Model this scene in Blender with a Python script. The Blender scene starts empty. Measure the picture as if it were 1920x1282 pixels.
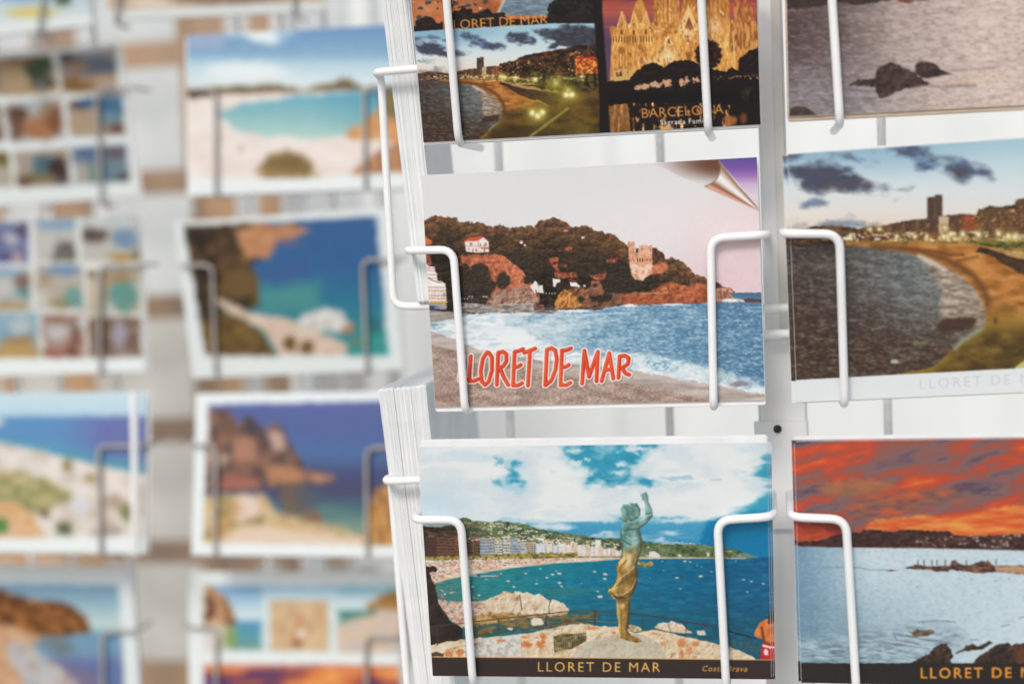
import bpy, math, random
import numpy as np
from mathutils import Vector, Matrix

# ------------------------------------------------------------------ camera, sky, sun, exposure
S = bpy.context.scene
COL = S.collection
EYE = np.array([0.0, 0.0, 1.45])
FPX = 50.0 / 36.0 * 1920.0
ROLL, PITCH = math.radians(2.54), math.radians(-4.66)
RIGHT0 = np.array([1.0, 0, 0]); FWD = np.array([0, math.cos(PITCH), math.sin(PITCH)])
UP0 = np.array([0, -math.sin(PITCH), math.cos(PITCH)])
CR, SR = math.cos(ROLL), math.sin(ROLL)
CRIGHT = CR * RIGHT0 - SR * UP0
CUP = SR * RIGHT0 + CR * UP0

cam = bpy.data.cameras.new('camera'); camo = bpy.data.objects.new('camera', cam); COL.objects.link(camo)
cam.lens = 50; cam.sensor_width = 36; cam.clip_start = 0.02; cam.clip_end = 200
m = Matrix.Identity(4)
for i in range(3):
    m[i][0] = CRIGHT[i]; m[i][1] = CUP[i]; m[i][2] = -FWD[i]; m[i][3] = EYE[i]
camo.matrix_world = m
cam.dof.use_dof = True
cam.dof.focus_distance = 0.622
cam.dof.aperture_fstop = 3.5
cam.dof.aperture_blades = 9
S.camera = camo

SUN_EL, SUN_AZ = math.radians(42), math.radians(203)      # high, behind the camera's left shoulder
w = bpy.data.worlds.new('World'); S.world = w; w.use_nodes = True
nt = w.node_tree; nt.nodes.clear()
sky = nt.nodes.new('ShaderNodeTexSky'); sky.sky_type = 'NISHITA'; sky.sun_disc = False
sky.sun_elevation = SUN_EL; sky.sun_rotation = SUN_AZ
sky.air_density = 1.0; sky.dust_density = 2.5; sky.ozone_density = 1.0
bg = nt.nodes.new('ShaderNodeBackground'); bg.inputs['Strength'].default_value = 0.13
wo = nt.nodes.new('ShaderNodeOutputWorld')
nt.links.new(sky.outputs[0], bg.inputs[0]); nt.links.new(bg.outputs[0], wo.inputs[0])

sl = bpy.data.lights.new('sun', 'SUN'); sl.energy = 1.5; sl.angle = math.radians(18); sl.color = (1.0, 0.965, 0.90)
so = bpy.data.objects.new('sun', sl); COL.objects.link(so)
# direction towards the sun (azimuth clockwise from +Y)
sd = Vector((math.sin(SUN_AZ) * math.cos(SUN_EL), math.cos(SUN_AZ) * math.cos(SUN_EL), math.sin(SUN_EL)))
so.rotation_euler = sd.to_track_quat('Z', 'Y').to_euler()
S.view_settings.view_transform = 'Standard'; S.view_settings.look = 'None'
S.view_settings.exposure = 0.02; S.view_settings.gamma = 1.0; S.view_settings.use_curve_mapping = False
S.cycles.use_denoising = True
S.cycles.max_bounces = 8

# ------------------------------------------------------------------ pixel <-> space (real planes at real depths)
def ray(px, py):
    X, Y = px - 960.0, 641.0 - py
    return FWD + CRIGHT * (X / FPX) + CUP * (Y / FPX)
def project(P):
    d = P - EYE
    z = d @ FWD
    return 960 + FPX * (d @ CRIGHT) / z, 641 - FPX * (d @ CUP) / z
def hit(px, py, point, normal):
    r = ray(px, py)
    return EYE + r * (((point - EYE) @ normal) / (r @ normal))

class Rack:
    """frame of one face of a stand: u to the right, n towards the viewer, z up; origin level with the eye"""
    def __init__(s, dist, yaw):
        s.yaw = yaw
        s.O = EYE + np.array([0, dist, 0])
        s.u = np.array([math.cos(yaw), -math.sin(yaw), 0]); s.n = np.array([-math.sin(yaw), -math.cos(yaw), 0])
        s.z = np.array([0, 0, 1.0])
    def at(s, u, w, z): return s.O + s.u * u + s.n * w + s.z * z
    def px(s, px, py, w): return hit(px, py, s.O + s.n * w, s.n)
    def loc(s, P):
        d = P - s.O
        return d @ s.u, d @ s.n, d @ s.z
NEAR = Rack(0.612, math.radians(10.1))
FAR = Rack(0.905, math.radians(10.54))

# ------------------------------------------------------------------ object helpers
def link(o, parent=None):
    COL.objects.link(o)
    if parent is not None: o.parent = parent
    return o
def tag(o, label, cat, group=None):
    o['label'] = label; o['category'] = cat
    if group: o['group'] = group
    return o
def mesh_obj(name, verts, faces, mat, parent=None, smooth=False):
    me = bpy.data.meshes.new(name)
    me.from_pydata([tuple(map(float, v)) for v in verts], [], faces)
    me.materials.append(mat)
    if smooth:
        for p in me.polygons: p.use_smooth = True
    me.update()
    return link(bpy.data.objects.new(name, me), parent)
def fillet(pts, r, n=6):
    pts = [np.array(p, float) for p in pts]
    out = [pts[0]]
    for i in range(1, len(pts) - 1):
        a, b, c = pts[i - 1], pts[i], pts[i + 1]
        la, lc = np.linalg.norm(a - b), np.linalg.norm(c - b)
        if la < 1e-9 or lc < 1e-9: continue
        k = min(r, la * .45, lc * .45)
        p, q = b + (a - b) / la * k, b + (c - b) / lc * k
        for j in range(n + 1):
            t = j / n
            out.append((1 - t) ** 2 * p + 2 * t * (1 - t) * b + t * t * q)
    out.append(pts[-1])
    return out
def tube_data(pts, r, seg=14, cap=True):
    """round rod swept along a path, with domed ends"""
    P = [np.array(p, float) for p in pts]
    n = len(P)
    T = []
    for i in range(n):
        t = P[min(i + 1, n - 1)] - P[max(i - 1, 0)]
        T.append(t / np.linalg.norm(t))
    ref = np.array([0, 0, 1.0]) if abs(T[0][2]) < .9 else np.array([1.0, 0, 0])
    X = np.cross(T[0], ref); X /= np.linalg.norm(X)
    rings = []
    def ring(c, x, t, rr):
        y = np.cross(t, x)
        return [c + rr * (math.cos(2 * math.pi * k / seg) * x + math.sin(2 * math.pi * k / seg) * y) for k in range(seg)]
    frames = []
    for i in range(n):
        if i:
            X = X - (X @ T[i]) * T[i]; X /= np.linalg.norm(X)
        frames.append(X.copy())
    if cap:
        for a in (80, 55, 28):
            a = math.radians(a)
            rings.append(ring(P[0] - T[0] * r * math.sin(a), frames[0], T[0], r * math.cos(a)))
    for i in range(n): rings.append(ring(P[i], frames[i], T[i], r))
    if cap:
        for a in (28, 55, 80):
            a = math.radians(a)
            rings.append(ring(P[-1] + T[-1] * r * math.sin(a), frames[-1], T[-1], r * math.cos(a)))
    V = [v for rg in rings for v in rg]; Fc = []
    for i in range(len(rings) - 1):
        for k in range(seg):
            a = i * seg + k; b = i * seg + (k + 1) % seg
            Fc.append((a, b, b + seg, a + seg))
    Fc.append(tuple(range(seg))[::-1]); Fc.append(tuple(range((len(rings) - 1) * seg, len(rings) * seg)))
    return V, Fc
def tube(name, pts, r, mat, parent=None, bend=.006, seg=14):
    V, Fc = tube_data(fillet(pts, bend), r, seg)
    o = mesh_obj(name, V, Fc, mat, parent, True)
    return o
def box_data(R, u0, u1, w0, w1, z0, z1, bev=.0012):
    """box in a rack's frame with chamfered upright edges"""
    b = min(bev, (u1 - u0) * .3, (w1 - w0) * .3)
    ring = [(u0 + b, w0), (u1 - b, w0), (u1, w0 + b), (u1, w1 - b), (u1 - b, w1), (u0 + b, w1), (u0, w1 - b), (u0, w0 + b)]
    V = [R.at(x, y, z) for z in (z0, z1) for x, y in ring]
    Fc = [(i, (i + 1) % 8, 8 + (i + 1) % 8, 8 + i) for i in range(8)] + [tuple(range(7, -1, -1)), tuple(range(8, 16))]
    return V, Fc
def box(name, R, u0, u1, w0, w1, z0, z1, mat, parent=None, bev=.0012):
    V, Fc = box_data(R, u0, u1, w0, w1, z0, z1, bev)
    return mesh_obj(name, V, Fc, mat, parent)
def own(o, parent):
    """put a child's vertices in its parent's frame (parents sit at the base of their thing)"""
    o.parent = parent
    o.matrix_parent_inverse = parent.matrix_world.inverted()
    return o
def empty(name, P):
    o = bpy.data.objects.new(name, None); o.empty_display_size = .02
    COL.objects.link(o); o.matrix_world = Matrix.Translation(Vector(P))
    return o

# ------------------------------------------------------------------ materials
def principled(name, rough=.5, spec=.5):
    mt = bpy.data.materials.new(name); mt.use_nodes = True
    nt = mt.node_tree; b = nt.nodes['Principled BSDF']
    b.inputs['Roughness'].default_value = rough
    b.inputs['Specular IOR Level'].default_value = spec
    return mt, nt, b
def noise_mat(name, c1, c2, scale, rough=.5, spec=.4, bump=0.0, detail=5, stretch=(1, 1, 1), lo=.35, hi=.65, bscale=None):
    mt, nt, b = principled(name, rough, spec)
    tc = nt.nodes.new('ShaderNodeTexCoord'); mp = nt.nodes.new('ShaderNodeMapping')
    mp.inputs['Scale'].default_value = stretch
    nz = nt.nodes.new('ShaderNodeTexNoise'); nz.inputs['Scale'].default_value = scale; nz.inputs['Detail'].default_value = detail
    rp = nt.nodes.new('ShaderNodeValToRGB')
    rp.color_ramp.elements[0].position = lo; rp.color_ramp.elements[0].color = (*c1, 1)
    rp.color_ramp.elements[1].position = hi; rp.color_ramp.elements[1].color = (*c2, 1)
    nt.links.new(tc.outputs['Object'], mp.inputs[0]); nt.links.new(mp.outputs[0], nz.inputs['Vector'])
    nt.links.new(nz.outputs['Fac'], rp.inputs[0]); nt.links.new(rp.outputs[0], b.inputs['Base Color'])
    if bump:
        n2 = nt.nodes.new('ShaderNodeTexNoise'); n2.inputs['Scale'].default_value = bscale or scale * 4; n2.inputs['Detail'].default_value = 3
        bp = nt.nodes.new('ShaderNodeBump'); bp.inputs['Strength'].default_value = bump; bp.inputs['Distance'].default_value = .0006
        nt.links.new(mp.outputs[0], n2.inputs['Vector']); nt.links.new(n2.outputs['Fac'], bp.inputs['Height'])
        nt.links.new(bp.outputs[0], b.inputs['Normal'])
    return mt
def lin(c):
    c = np.asarray(c, float) / 255.0
    return np.where(c <= .04045, c / 12.92, ((c + .055) / 1.055) ** 2.4)

M_WIRE = noise_mat('white_coated_wire', (.88, .89, .875), (.93, .935, .92), 60, .30, .5, .16, bscale=300)
M_ROD = noise_mat('worn_white_rod', (.80, .79, .75), (.92, .92, .90), 240, .5, .4, .5, lo=.3, hi=.55, bscale=900)
M_WIRE_SHADE = noise_mat('shaded_white_wire', (.34, .31, .28), (.48, .45, .42), 80, .45, .4, .2)  # white wire in shade, the shade put into its grey brown colour
M_CHAN = noise_mat('shaded_post_paint', (.50, .48, .42), (.72, .71, .68), 9, .5, .3, .1, lo=.42, hi=.58)  # beige tone carries the shade of the channel in the post
M_POST = noise_mat('white_post_paint', (.74, .745, .74), (.80, .805, .80), 25, .45, .4, .1, bscale=300)
M_PAPER = noise_mat('white_card_stock', (.80, .81, .80), (.86, .865, .855), 90, .6, .3, stretch=(1, 1, 1))
M_PAPER2 = noise_mat('aged_card_stock', (.62, .60, .54), (.78, .77, .73), 30, .6, .3)
M_PAPER3 = noise_mat('cool_card_stock', (.70, .74, .75), (.80, .83, .83), 60, .6, .3)
M_BEIGE = noise_mat('beige_card_stock', (.44, .43, .39), (.56, .55, .51), 20, .6, .3)  # beige tone for the lower rows of card backs
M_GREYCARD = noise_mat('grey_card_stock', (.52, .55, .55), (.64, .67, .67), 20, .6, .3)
M_TANSTOCK = noise_mat('tan_card_stock', (.50, .36, .24), (.66, .53, .40), 120, .6, .3, stretch=(1, 6, 1))
M_DARK = noise_mat('screw_hole_shadow', (.03, .025, .02), (.05, .04, .035), 200, .6, .2)
def print_mat():
    mt, nt, b = principled('glossy_print', .2, .42)
    at = nt.nodes.new('ShaderNodeAttribute'); at.attribute_name = 'ink'
    nt.links.new(at.outputs['Color'], b.inputs['Base Color'])
    tc = nt.nodes.new('ShaderNodeTexCoord'); nz = nt.nodes.new('ShaderNodeTexNoise')
    nz.inputs['Scale'].default_value = 18; nz.inputs['Detail'].default_value = 2
    bp = nt.nodes.new('ShaderNodeBump'); bp.inputs['Strength'].default_value = .25; bp.inputs['Distance'].default_value = .001
    nt.links.new(tc.outputs['Object'], nz.inputs['Vector']); nt.links.new(nz.outputs['Fac'], bp.inputs['Height'])
    nt.links.new(bp.outputs[0], b.inputs['Normal'])
    return mt
M_PRINT = print_mat()
INK = 1.04

# ------------------------------------------------------------------ ink: tools that lay printed colour on a card's face
def vnoise(x, y, seed):
    xi = np.floor(x).astype(np.int64); yi = np.floor(y).astype(np.int64)
    fx = x - xi; fy = y - yi
    fx = fx * fx * (3 - 2 * fx); fy = fy * fy * (3 - 2 * fy)
    def h(a, b):
        n = (a * 374761393 + b * 668265263 + seed * 1274126177) & 0xffffffff
        n = ((n ^ (n >> 13)) * 1274126177) & 0xffffffff
        n = (n ^ (n >> 16)) & 0xffff
        return n / 65535.0
    a, b, c, d = h(xi, yi), h(xi + 1, yi), h(xi, yi + 1), h(xi + 1, yi + 1)
    return (a * (1 - fx) + b * fx) * (1 - fy) + (c * (1 - fx) + d * fx) * fy
def fbm(x, y, oct=4, seed=0):
    t = 0; amp = .5; tot = 0
    for o in range(oct):
        t = t + amp * vnoise(x * 2 ** o + 17.3 * o, y * 2 ** o + 9.1 * o, seed + o * 101); tot += amp; amp *= .5
    return t / tot
def cellhash(xi, yi, seed):
    n = (xi.astype(np.int64) * 374761393 + yi.astype(np.int64) * 668265263 + seed * 1442695041) & 0xffffffff
    n = ((n ^ (n >> 13)) * 1274126177) & 0xffffffff
    return ((n ^ (n >> 16)) & 0xffff) / 65535.0
def smooth(a, b, x):
    t = np.clip((x - a) / (b - a), 0, 1)
    return t * t * (3 - 2 * t)
def sdpoly(x, y, pts):
    d = np.full(x.shape, 1e12); s = np.ones(x.shape)
    n = len(pts)
    for i in range(n):
        ax, ay = pts[i]; bx, by = pts[i - 1]
        ex, ey = bx - ax, by - ay
        L = ex * ex + ey * ey
        if L < 1e-9: continue
        wx, wy = x - ax, y - ay
        t = np.clip((wx * ex + wy * ey) / L, 0, 1)
        d = np.minimum(d, (wx - ex * t) ** 2 + (wy - ey * t) ** 2)
        c1 = y >= ay; c2 = y < by; c3 = ex * wy > ey * wx
        flip = (c1 & c2 & c3) | (~c1 & ~c2 & ~c3)
        s = np.where(flip, -s, s)
    return s * np.sqrt(d)
def sdline(x, y, pts):
    d = np.full(x.shape, 1e12)
    for (ax, ay), (bx, by) in zip(pts[:-1], pts[1:]):
        ex, ey = bx - ax, by - ay
        t = np.clip(((x - ax) * ex + (y - ay) * ey) / max(ex * ex + ey * ey, 1e-9), 0, 1)
        d = np.minimum(d, (x - ax - ex * t) ** 2 + (y - ay - ey * t) ** 2)
    return np.sqrt(d)
def tex(stops, sx, sy, oct=4, seed=0, con=1.0, shear=0.0):
    """mottled ink: noise picks along a list of colours"""
    st = np.array(stops, float)
    def f(x, y):
        v = np.clip((fbm((x + shear * y) / sx, y / sy, oct, seed) - .5) * con * 2 + .5, 0, .9999) * (len(st) - 1)
        i = v.astype(int); t = (v - i)[..., None]
        return st[i] * (1 - t) + st[i + 1] * t
    return f
def tex2(stops, fine, coarse, seed=0, con=1.0, mixv=.5, squash=.8):
    """mottle at two scales: grain inside clumps"""
    st = np.array(stops, float)
    def f(x, y):
        v = mixv * fbm(x / fine, y / (fine * squash), 3, seed) + (1 - mixv) * fbm(x / coarse, y / (coarse * squash), 3, seed + 40)
        v = np.clip((v - .5) * con * 2.4 + .5, 0, .9999) * (len(st) - 1)
        i = v.astype(int); t = (v - i)[..., None]
        return st[i] * (1 - t) + st[i + 1] * t
    return f
def relief(stops, size, seed, k=1.0, squash=.85, shear=0.0, spots=.18):
    """broken rock: a rough height field seen in raking light"""
    st = np.array(stops, float)
    def h(x, y):
        u, v = (x + shear * y) / size, y / (size * squash)
        n = fbm(u, v, 5, seed); r = 1 - np.abs(2 * fbm(u * .8 + 5, v * .8, 4, seed + 3) - 1)
        return n * .6 + r * .4
    def f(x, y):
        e = max(1.1, size * .07)
        s = (h(x + e, y + e * .8) - h(x - e, y - e * .8)) * (1.9 * k * (size / 12) ** .3)
        v = np.clip(.5 + s + .5 * (fbm(x / (size * 1.8), y / (size * 1.5), 3, seed + 8) - .5) - spots * (fbm(x / 3.0, y / 2.6, 2, seed + 11) > .66), 0, .9999) * (len(st) - 1)
        i = v.astype(int); t = (v - i)[..., None]
        return st[i] * (1 - t) + st[i + 1] * t
    return f
def crowns(size, darks, lits, seed, squash=.75, grainy=.35):
    """massed tree crowns: each clump pale on its upper left, dark below"""
    D, Lt = np.array(darks, float), np.array(lits, float)
    def f(x, y):
        u = x / size + .25 * (fbm(x / size * 1.7, y / size * 1.7, 3, seed) - .5) * 2; v = y / (size * squash) + .3 * (fbm(x / size * 1.7 + 7, y / size * 1.7, 3, seed + 1) - .5) * 2
        best = np.full(x.shape, 1e9); bx = np.zeros(x.shape); by = np.zeros(x.shape); hh = np.zeros(x.shape)
        iu, iv = np.floor(u), np.floor(v)
        for a in (-1, 0, 1):
            for b in (-1, 0, 1):
                cu, cv = iu + a, iv + b
                jx = cu + .5 + .8 * (cellhash(cu, cv, seed) - .5); jy = cv + .5 + .8 * (cellhash(cu, cv, seed + 9) - .5)
                d = (u - jx) ** 2 + (v - jy) ** 2
                k = d < best
                best = np.where(k, d, best); bx = np.where(k, u - jx, bx); by = np.where(k, v - jy, by); hh = np.where(k, cellhash(cu, cv, seed + 33), hh)
        g = fbm(x / (size * .22), y / (size * .18), 3, seed + 5)
        t = np.clip(.46 - 1.05 * by - .5 * bx - .5 * best + grainy * 2 * (g - .5), 0, 1)[..., None]
        i = np.minimum((hh * len(Lt)).astype(int), len(Lt) - 1)
        return D[i % len(D)] * (1 - t) + Lt[i] * t
    return f
def ramp(stops, ax=0.0, ay=1.0):
    """colour along a direction: [(position, colour), ...]"""
    ps = [p for p, c in stops]; cs = np.array([c for p, c in stops], float)
    def f(x, y):
        v = x * ax + y * ay
        return np.stack([np.interp(v, ps, cs[:, k]) for k in range(3)], -1)
    return f
def mul(f, g, amt):
    """colour f with grain of texture g (centred on 128)"""
    return lambda x, y: f(x, y) + (g(x, y) - 128) * amt
grain = lambda s, seed, oct=3: tex([(90, 90, 90), (166, 166, 166)], s, s, oct, seed, 1.6)

GLYPHS = {}
def glyph_bitmap(text, bold, ls):
    key = (text, bold, round(ls, 4))
    if key in GLYPHS: return GLYPHS[key]
    c = bpy.data.curves.new('lettering', 'FONT'); c.body = text; c.space_character = ls; c.resolution_u = 3
    o = bpy.data.objects.new('lettering', c); COL.objects.link(o)
    me = o.to_mesh(); me.calc_loop_triangles()
    V = np.array([v.co[:2] for v in me.vertices]); T = [tuple(t.vertices) for t in me.loop_triangles]
    o.to_mesh_clear(); bpy.data.objects.remove(o); bpy.data.curves.remove(c)
    lo, hi = V.min(0), V.max(0)
    cap = None
    k = 56.0
    Wd = int((hi[0] - lo[0]) * k) + 3; Hd = int((hi[1] - lo[1]) * k) + 3
    B = np.zeros((Hd, Wd), bool)
    for t in T:
        p = (V[list(t)] - lo) * k + 1
        x0, y0 = np.floor(p.min(0)).astype(int); x1, y1 = np.ceil(p.max(0)).astype(int) + 1
        gx, gy = np.meshgrid(np.arange(x0, x1) + .5, np.arange(y0, y1) + .5)
        e = []
        for i in range(3):
            a, b = p[i], p[(i + 1) % 3]
            e.append((b[0] - a[0]) * (gy - a[1]) - (b[1] - a[1]) * (gx - a[0]))
        ins = ((e[0] >= -.02) & (e[1] >= -.02) & (e[2] >= -.02)) | ((e[0] <= .02) & (e[1] <= .02) & (e[2] <= .02))
        sub = B[y0:y1, x0:x1]; sub |= ins[:sub.shape[0], :sub.shape[1]]
    nb = int(round(abs(bold) * k))
    if nb:
        Pd = np.pad(B, nb); lo = lo - nb / k; hi = hi + nb / k
        out = Pd.copy() if bold > 0 else Pd.copy()
        for _ in range(nb):
            o2 = out.copy()
            for a in (0, 1):
                for d in (1, -1):
                    o2 = (o2 | np.roll(out, d, a)) if bold > 0 else (o2 & np.roll(out, d, a))
            out = o2
        B = out
    GLYPHS[key] = (B.astype(float), lo, hi, k)
    return GLYPHS[key]

class Art:
    def __init__(s, X, Y):
        s.X, s.Y = X, Y; s.I = np.zeros(X.shape + (3,))
        s.cmin, s.cmax = X.min(0), X.max(0); s.rmin, s.rmax = Y.min(1), Y.max(1)
        s.pitch = float(np.abs(np.diff(X[X.shape[0] // 2])).mean())
    def win(s, x0, x1, y0, y1):
        c = np.where((s.cmax >= x0) & (s.cmin <= x1))[0]; r = np.where((s.rmax >= y0) & (s.rmin <= y1))[0]
        if len(c) == 0 or len(r) == 0: return None
        return slice(r[0], r[-1] + 1), slice(c[0], c[-1] + 1)
    def put(s, w, m, col):
        x, y = s.X[w], s.Y[w]
        c = col(x, y) if callable(col) else np.array(col, float)
        m = np.clip(m, 0, 1)[..., None]
        s.I[w] = s.I[w] * (1 - m) + c * m
    def all(s): return (slice(None), slice(None))
    def fill(s, col): s.put(s.all(), np.ones(s.X.shape), col)
    def poly(s, pts, col, soft=1.3, rough=0, rs=9, seed=1, a=1.0, oct=3):
        xs = [p[0] for p in pts]; ys = [p[1] for p in pts]; g = rough + soft + 1
        w = s.win(min(xs) - g, max(xs) + g, min(ys) - g, max(ys) + g)
        if w is None: return
        x, y = s.X[w], s.Y[w]
        if rough:
            dx = (fbm(x / rs, y / rs, oct, seed) - .5) * 2 * rough; dy = (fbm(x / rs + 50, y / rs + 31, oct, seed + 7) - .5) * 2 * rough
            x, y = x + dx, y + dy
        s.put(w, (.5 - sdpoly(x, y, pts) / soft) * a if soft <= 2 else smooth(soft / 2, -soft / 2, sdpoly(x, y, pts)) * a, col)
    def round(s, pts, col, depth=6.0, amt=.45, lx=-.75, ly=-.55, soft=1.1):
        """cast form: shaded by the direction its outline faces"""
        xs = [p[0] for p in pts]; ys = [p[1] for p in pts]
        w = s.win(min(xs) - 3, max(xs) + 3, min(ys) - 3, max(ys) + 3)
        if w is None: return
        x, y = s.X[w], s.Y[w]
        d = sdpoly(x, y, pts)
        gx = sdpoly(x + .8, y, pts) - sdpoly(x - .8, y, pts); gy = sdpoly(x, y + .8, pts) - sdpoly(x, y - .8, pts)
        q = np.clip(1 + d / depth, 0, 1)
        sh = 1 + amt * (np.clip((gx * lx + gy * ly) / 1.6, -1, 1) * q + .12)
        c = (col(x, y) if callable(col) else np.broadcast_to(np.array(col, float), x.shape + (3,))) * sh[..., None]
        s.put(w, .5 - d / soft, lambda a, b: c)
    def fuzz(s, pts, col, rough, rs, soft, seed=1, a=1.0, oct=5):
        """shape with a wispy, feathered outline (cloud, spray)"""
        xs = [p[0] for p in pts]; ys = [p[1] for p in pts]; g = rough + soft + 2
        w = s.win(min(xs) - g, max(xs) + g, min(ys) - g, max(ys) + g)
        if w is None: return
        x, y = s.X[w], s.Y[w]
        d = sdpoly(x, y, pts) + (fbm(x / rs, y / (rs * .62), oct, seed) - .5) * 3.2 * rough
        s.put(w, smooth(soft * .6, -soft * .6, d) * a, col)
    def drift(s, polys, col, spread, amp, sx, sy, seed=1, a=1.0, lo=.26, hi=.92):
        """ragged sky patches: noise broken up around guide outlines"""
        xs = [p[0] for q in polys for p in q]; ys = [p[1] for q in polys for p in q]; g = spread * 2
        w = s.win(min(xs) - g, max(xs) + g, min(ys) - g, max(ys) + g)
        if w is None: return
        x, y = s.X[w], s.Y[w]
        d = np.min([sdpoly(x, y, q) for q in polys], 0)
        v = smooth(spread, -spread, d) + (fbm(x / sx, y / sy, 6, seed) - .5) * amp
        s.put(w, smooth(lo, hi, v) * a, col)
    def ell(s, cx, cy, rx, ry, col, soft=1.0, rough=0, rs=7, seed=1, a=1.0, rot=0):
        R = max(rx, ry) + rough + soft + 1
        w = s.win(cx - R, cx + R, cy - R, cy + R)
        if w is None: return
        x, y = s.X[w] - cx, s.Y[w] - cy
        if rough:
            x = x + (fbm(s.X[w] / rs, s.Y[w] / rs, 3, seed) - .5) * 2 * rough; y = y + (fbm(s.X[w] / rs + 40, s.Y[w] / rs + 11, 3, seed + 5) - .5) * 2 * rough
        if rot:
            c, q = math.cos(rot), math.sin(rot); x, y = x * c + y * q, -x * q + y * c
        d = (np.sqrt((x / rx) ** 2 + (y / ry) ** 2) - 1) * min(rx, ry)
        s.put(w, (.5 - d / soft) * a if soft <= 2 else smooth(soft / 2, -soft / 2, d) * a, col)
    def line(s, pts, wd, col, soft=1.0, a=1.0):
        xs = [p[0] for p in pts]; ys = [p[1] for p in pts]; g = wd + soft + 1
        w = s.win(min(xs) - g, max(xs) + g, min(ys) - g, max(ys) + g)
        if w is None: return
        s.put(w, (.5 - (sdline(s.X[w], s.Y[w], pts) - wd / 2) / soft) * a, col)
    def glow(s, cx, cy, r, col, a=1.0):
        w = s.win(cx - 3 * r, cx + 3 * r, cy - 3 * r, cy + 3 * r)
        if w is None: return
        s.put(w, a * np.exp(-((s.X[w] - cx) ** 2 + (s.Y[w] - cy) ** 2) / (r * r)), col)
    def develop(s, seed, amt=.10, warp=1.0, top=-1e9, coarse=.08):
        """photographic unevenness: small ragged shifts of every edge plus tonal grain in the mid tones"""
        X, Y = s.X, s.Y; ny, nx = X.shape
        dx = (fbm(X / 3.1, Y / 3.1, 2, seed) - .5) * 4 * warp / s.pitch; dy = (fbm(X / 3.1 + 90, Y / 3.1, 2, seed + 1) - .5) * 3 * warp / s.pitch
        m = (Y > top)
        gx = np.clip(np.arange(nx)[None] + dx * m, 0, nx - 1.001); gy = np.clip(np.arange(ny)[:, None] + dy * m, 0, ny - 1.001)
        xi, yi = gx.astype(int), gy.astype(int); fx, fy = (gx - xi)[..., None], (gy - yi)[..., None]
        I = s.I
        I = (I[yi, xi] * (1 - fx) + I[yi, xi + 1] * fx) * (1 - fy) + (I[yi + 1, xi] * (1 - fx) + I[yi + 1, xi + 1] * fx) * fy
        lum = I.mean(-1); k = smooth(238, 160, lum) * m
        g = (fbm(X / 2.4, Y / 2.1, 3, seed + 2) - .5) * 2 * amt * 1.6 + (fbm(X / 13, Y / 10, 3, seed + 3) - .5) * 2 * coarse * 1.5
        s.I = I * (1 + (g * k)[..., None])
    def specks(s, pts, cw, ch, prob, pal, seed, soft=1.0, a=1.0, rough=0):
        """small separate dabs of ink scattered inside a shape"""
        xs = [p[0] for p in pts]; ys = [p[1] for p in pts]
        w = s.win(min(xs), max(xs), min(ys), max(ys))
        if w is None: return
        x, y = s.X[w], s.Y[w]
        m = np.clip(.5 - sdpoly(x, y, pts) / soft, 0, 1)
        xj = x / cw + 1.3 * (vnoise(x / (cw * 3), y / (ch * 3), seed) - .5) * 2; yj = y / ch + 1.3 * (vnoise(x / (cw * 3) + 9, y / (ch * 3), seed + 3) - .5) * 2
        xi, yi = np.floor(xj), np.floor(yj)
        h = cellhash(xi, yi, seed); h2 = cellhash(xi, yi, seed + 77)
        P = np.array(pal, float); c = P[np.minimum((h2 * len(P)).astype(int), len(P) - 1)]
        fx, fy = xj - xi - .5, yj - yi - .5
        mm = m * (h < prob) * np.clip(1.7 - 3.4 * np.maximum(np.abs(fx), np.abs(fy)), 0, 1) * a
        s.I[w] = s.I[w] * (1 - mm[..., None]) + c * mm[..., None]
    def facade(s, x0, x1, yt, yb, wall, dark, floors, bays, lean=0.0, a=.8):
        s.poly([(x0, yt), (x1, yt + lean), (x1, yb), (x0, yb)], wall, .9)
        w = s.win(x0, x1, yt, yb)
        if w is None: return
        x, y = s.X[w], s.Y[w]
        fy = (y - yt) / (yb - yt) * floors; fx = (x - x0) / (x1 - x0) * bays
        inn = (x > x0) & (x < x1) & (y > yt + 1) & (y < yb)
        h = cellhash(np.floor(fx), np.floor(fy), int(x0))
        s.put(w, inn * smooth(.38, .5, fy - np.floor(fy)) * smooth(.12, .25, fx - np.floor(fx)) * a * (.5 + .5 * h), dark)
    def text(s, t, x0, y0, x1, y1, cap, col, bold=0.0, slant=0.0, a=1.0, soft=1.0, fit=None):
        """t drawn from (x0,y0) to (x1,y1) along its baseline, capitals 'cap' high; letters spaced to fit"""
        L = math.hypot(x1 - x0, y1 - y0)
        _, clo, chi, _ = glyph_bitmap('E', bold, 1.0)
        sc = cap / (chi[1] - clo[1])
        ref = fit or t
        _, l1, h1, _ = glyph_bitmap(ref, bold, 1.0); _, l2, h2, _ = glyph_bitmap(ref, bold, 1.5)
        w1, w2 = h1[0] - l1[0], h2[0] - l2[0]
        ls = 1.0 + .5 * (L / sc - w1) / (w2 - w1) if len(ref) > 1 else 1.0
        ls = max(.7, ls)
        B, lo, hi, k = glyph_bitmap(t, bold, ls)
        blur = max(1, int(round(s.pitch * soft / sc * k)))
        ker = np.ones(blur) / blur
        Bp = np.pad(B, blur + 1)
        Bp = np.apply_along_axis(lambda v: np.convolve(v, ker, 'same'), 0, Bp)
        Bp = np.apply_along_axis(lambda v: np.convolve(v, ker, 'same'), 1, Bp)
        dx, dy = (x1 - x0) / L, (y1 - y0) / L
        full = (hi[0] - lo[0]) * sc
        w = s.win(min(x0, x0 + dx * full) - 5, max(x0, x0 + dx * full) + 8, min(y0, y0 + dy * full) - cap * 1.6, max(y0, y0 + dy * full) + cap * .6)
        if w is None: return
        X, Y = s.X[w] - x0, s.Y[w] - y0
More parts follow.
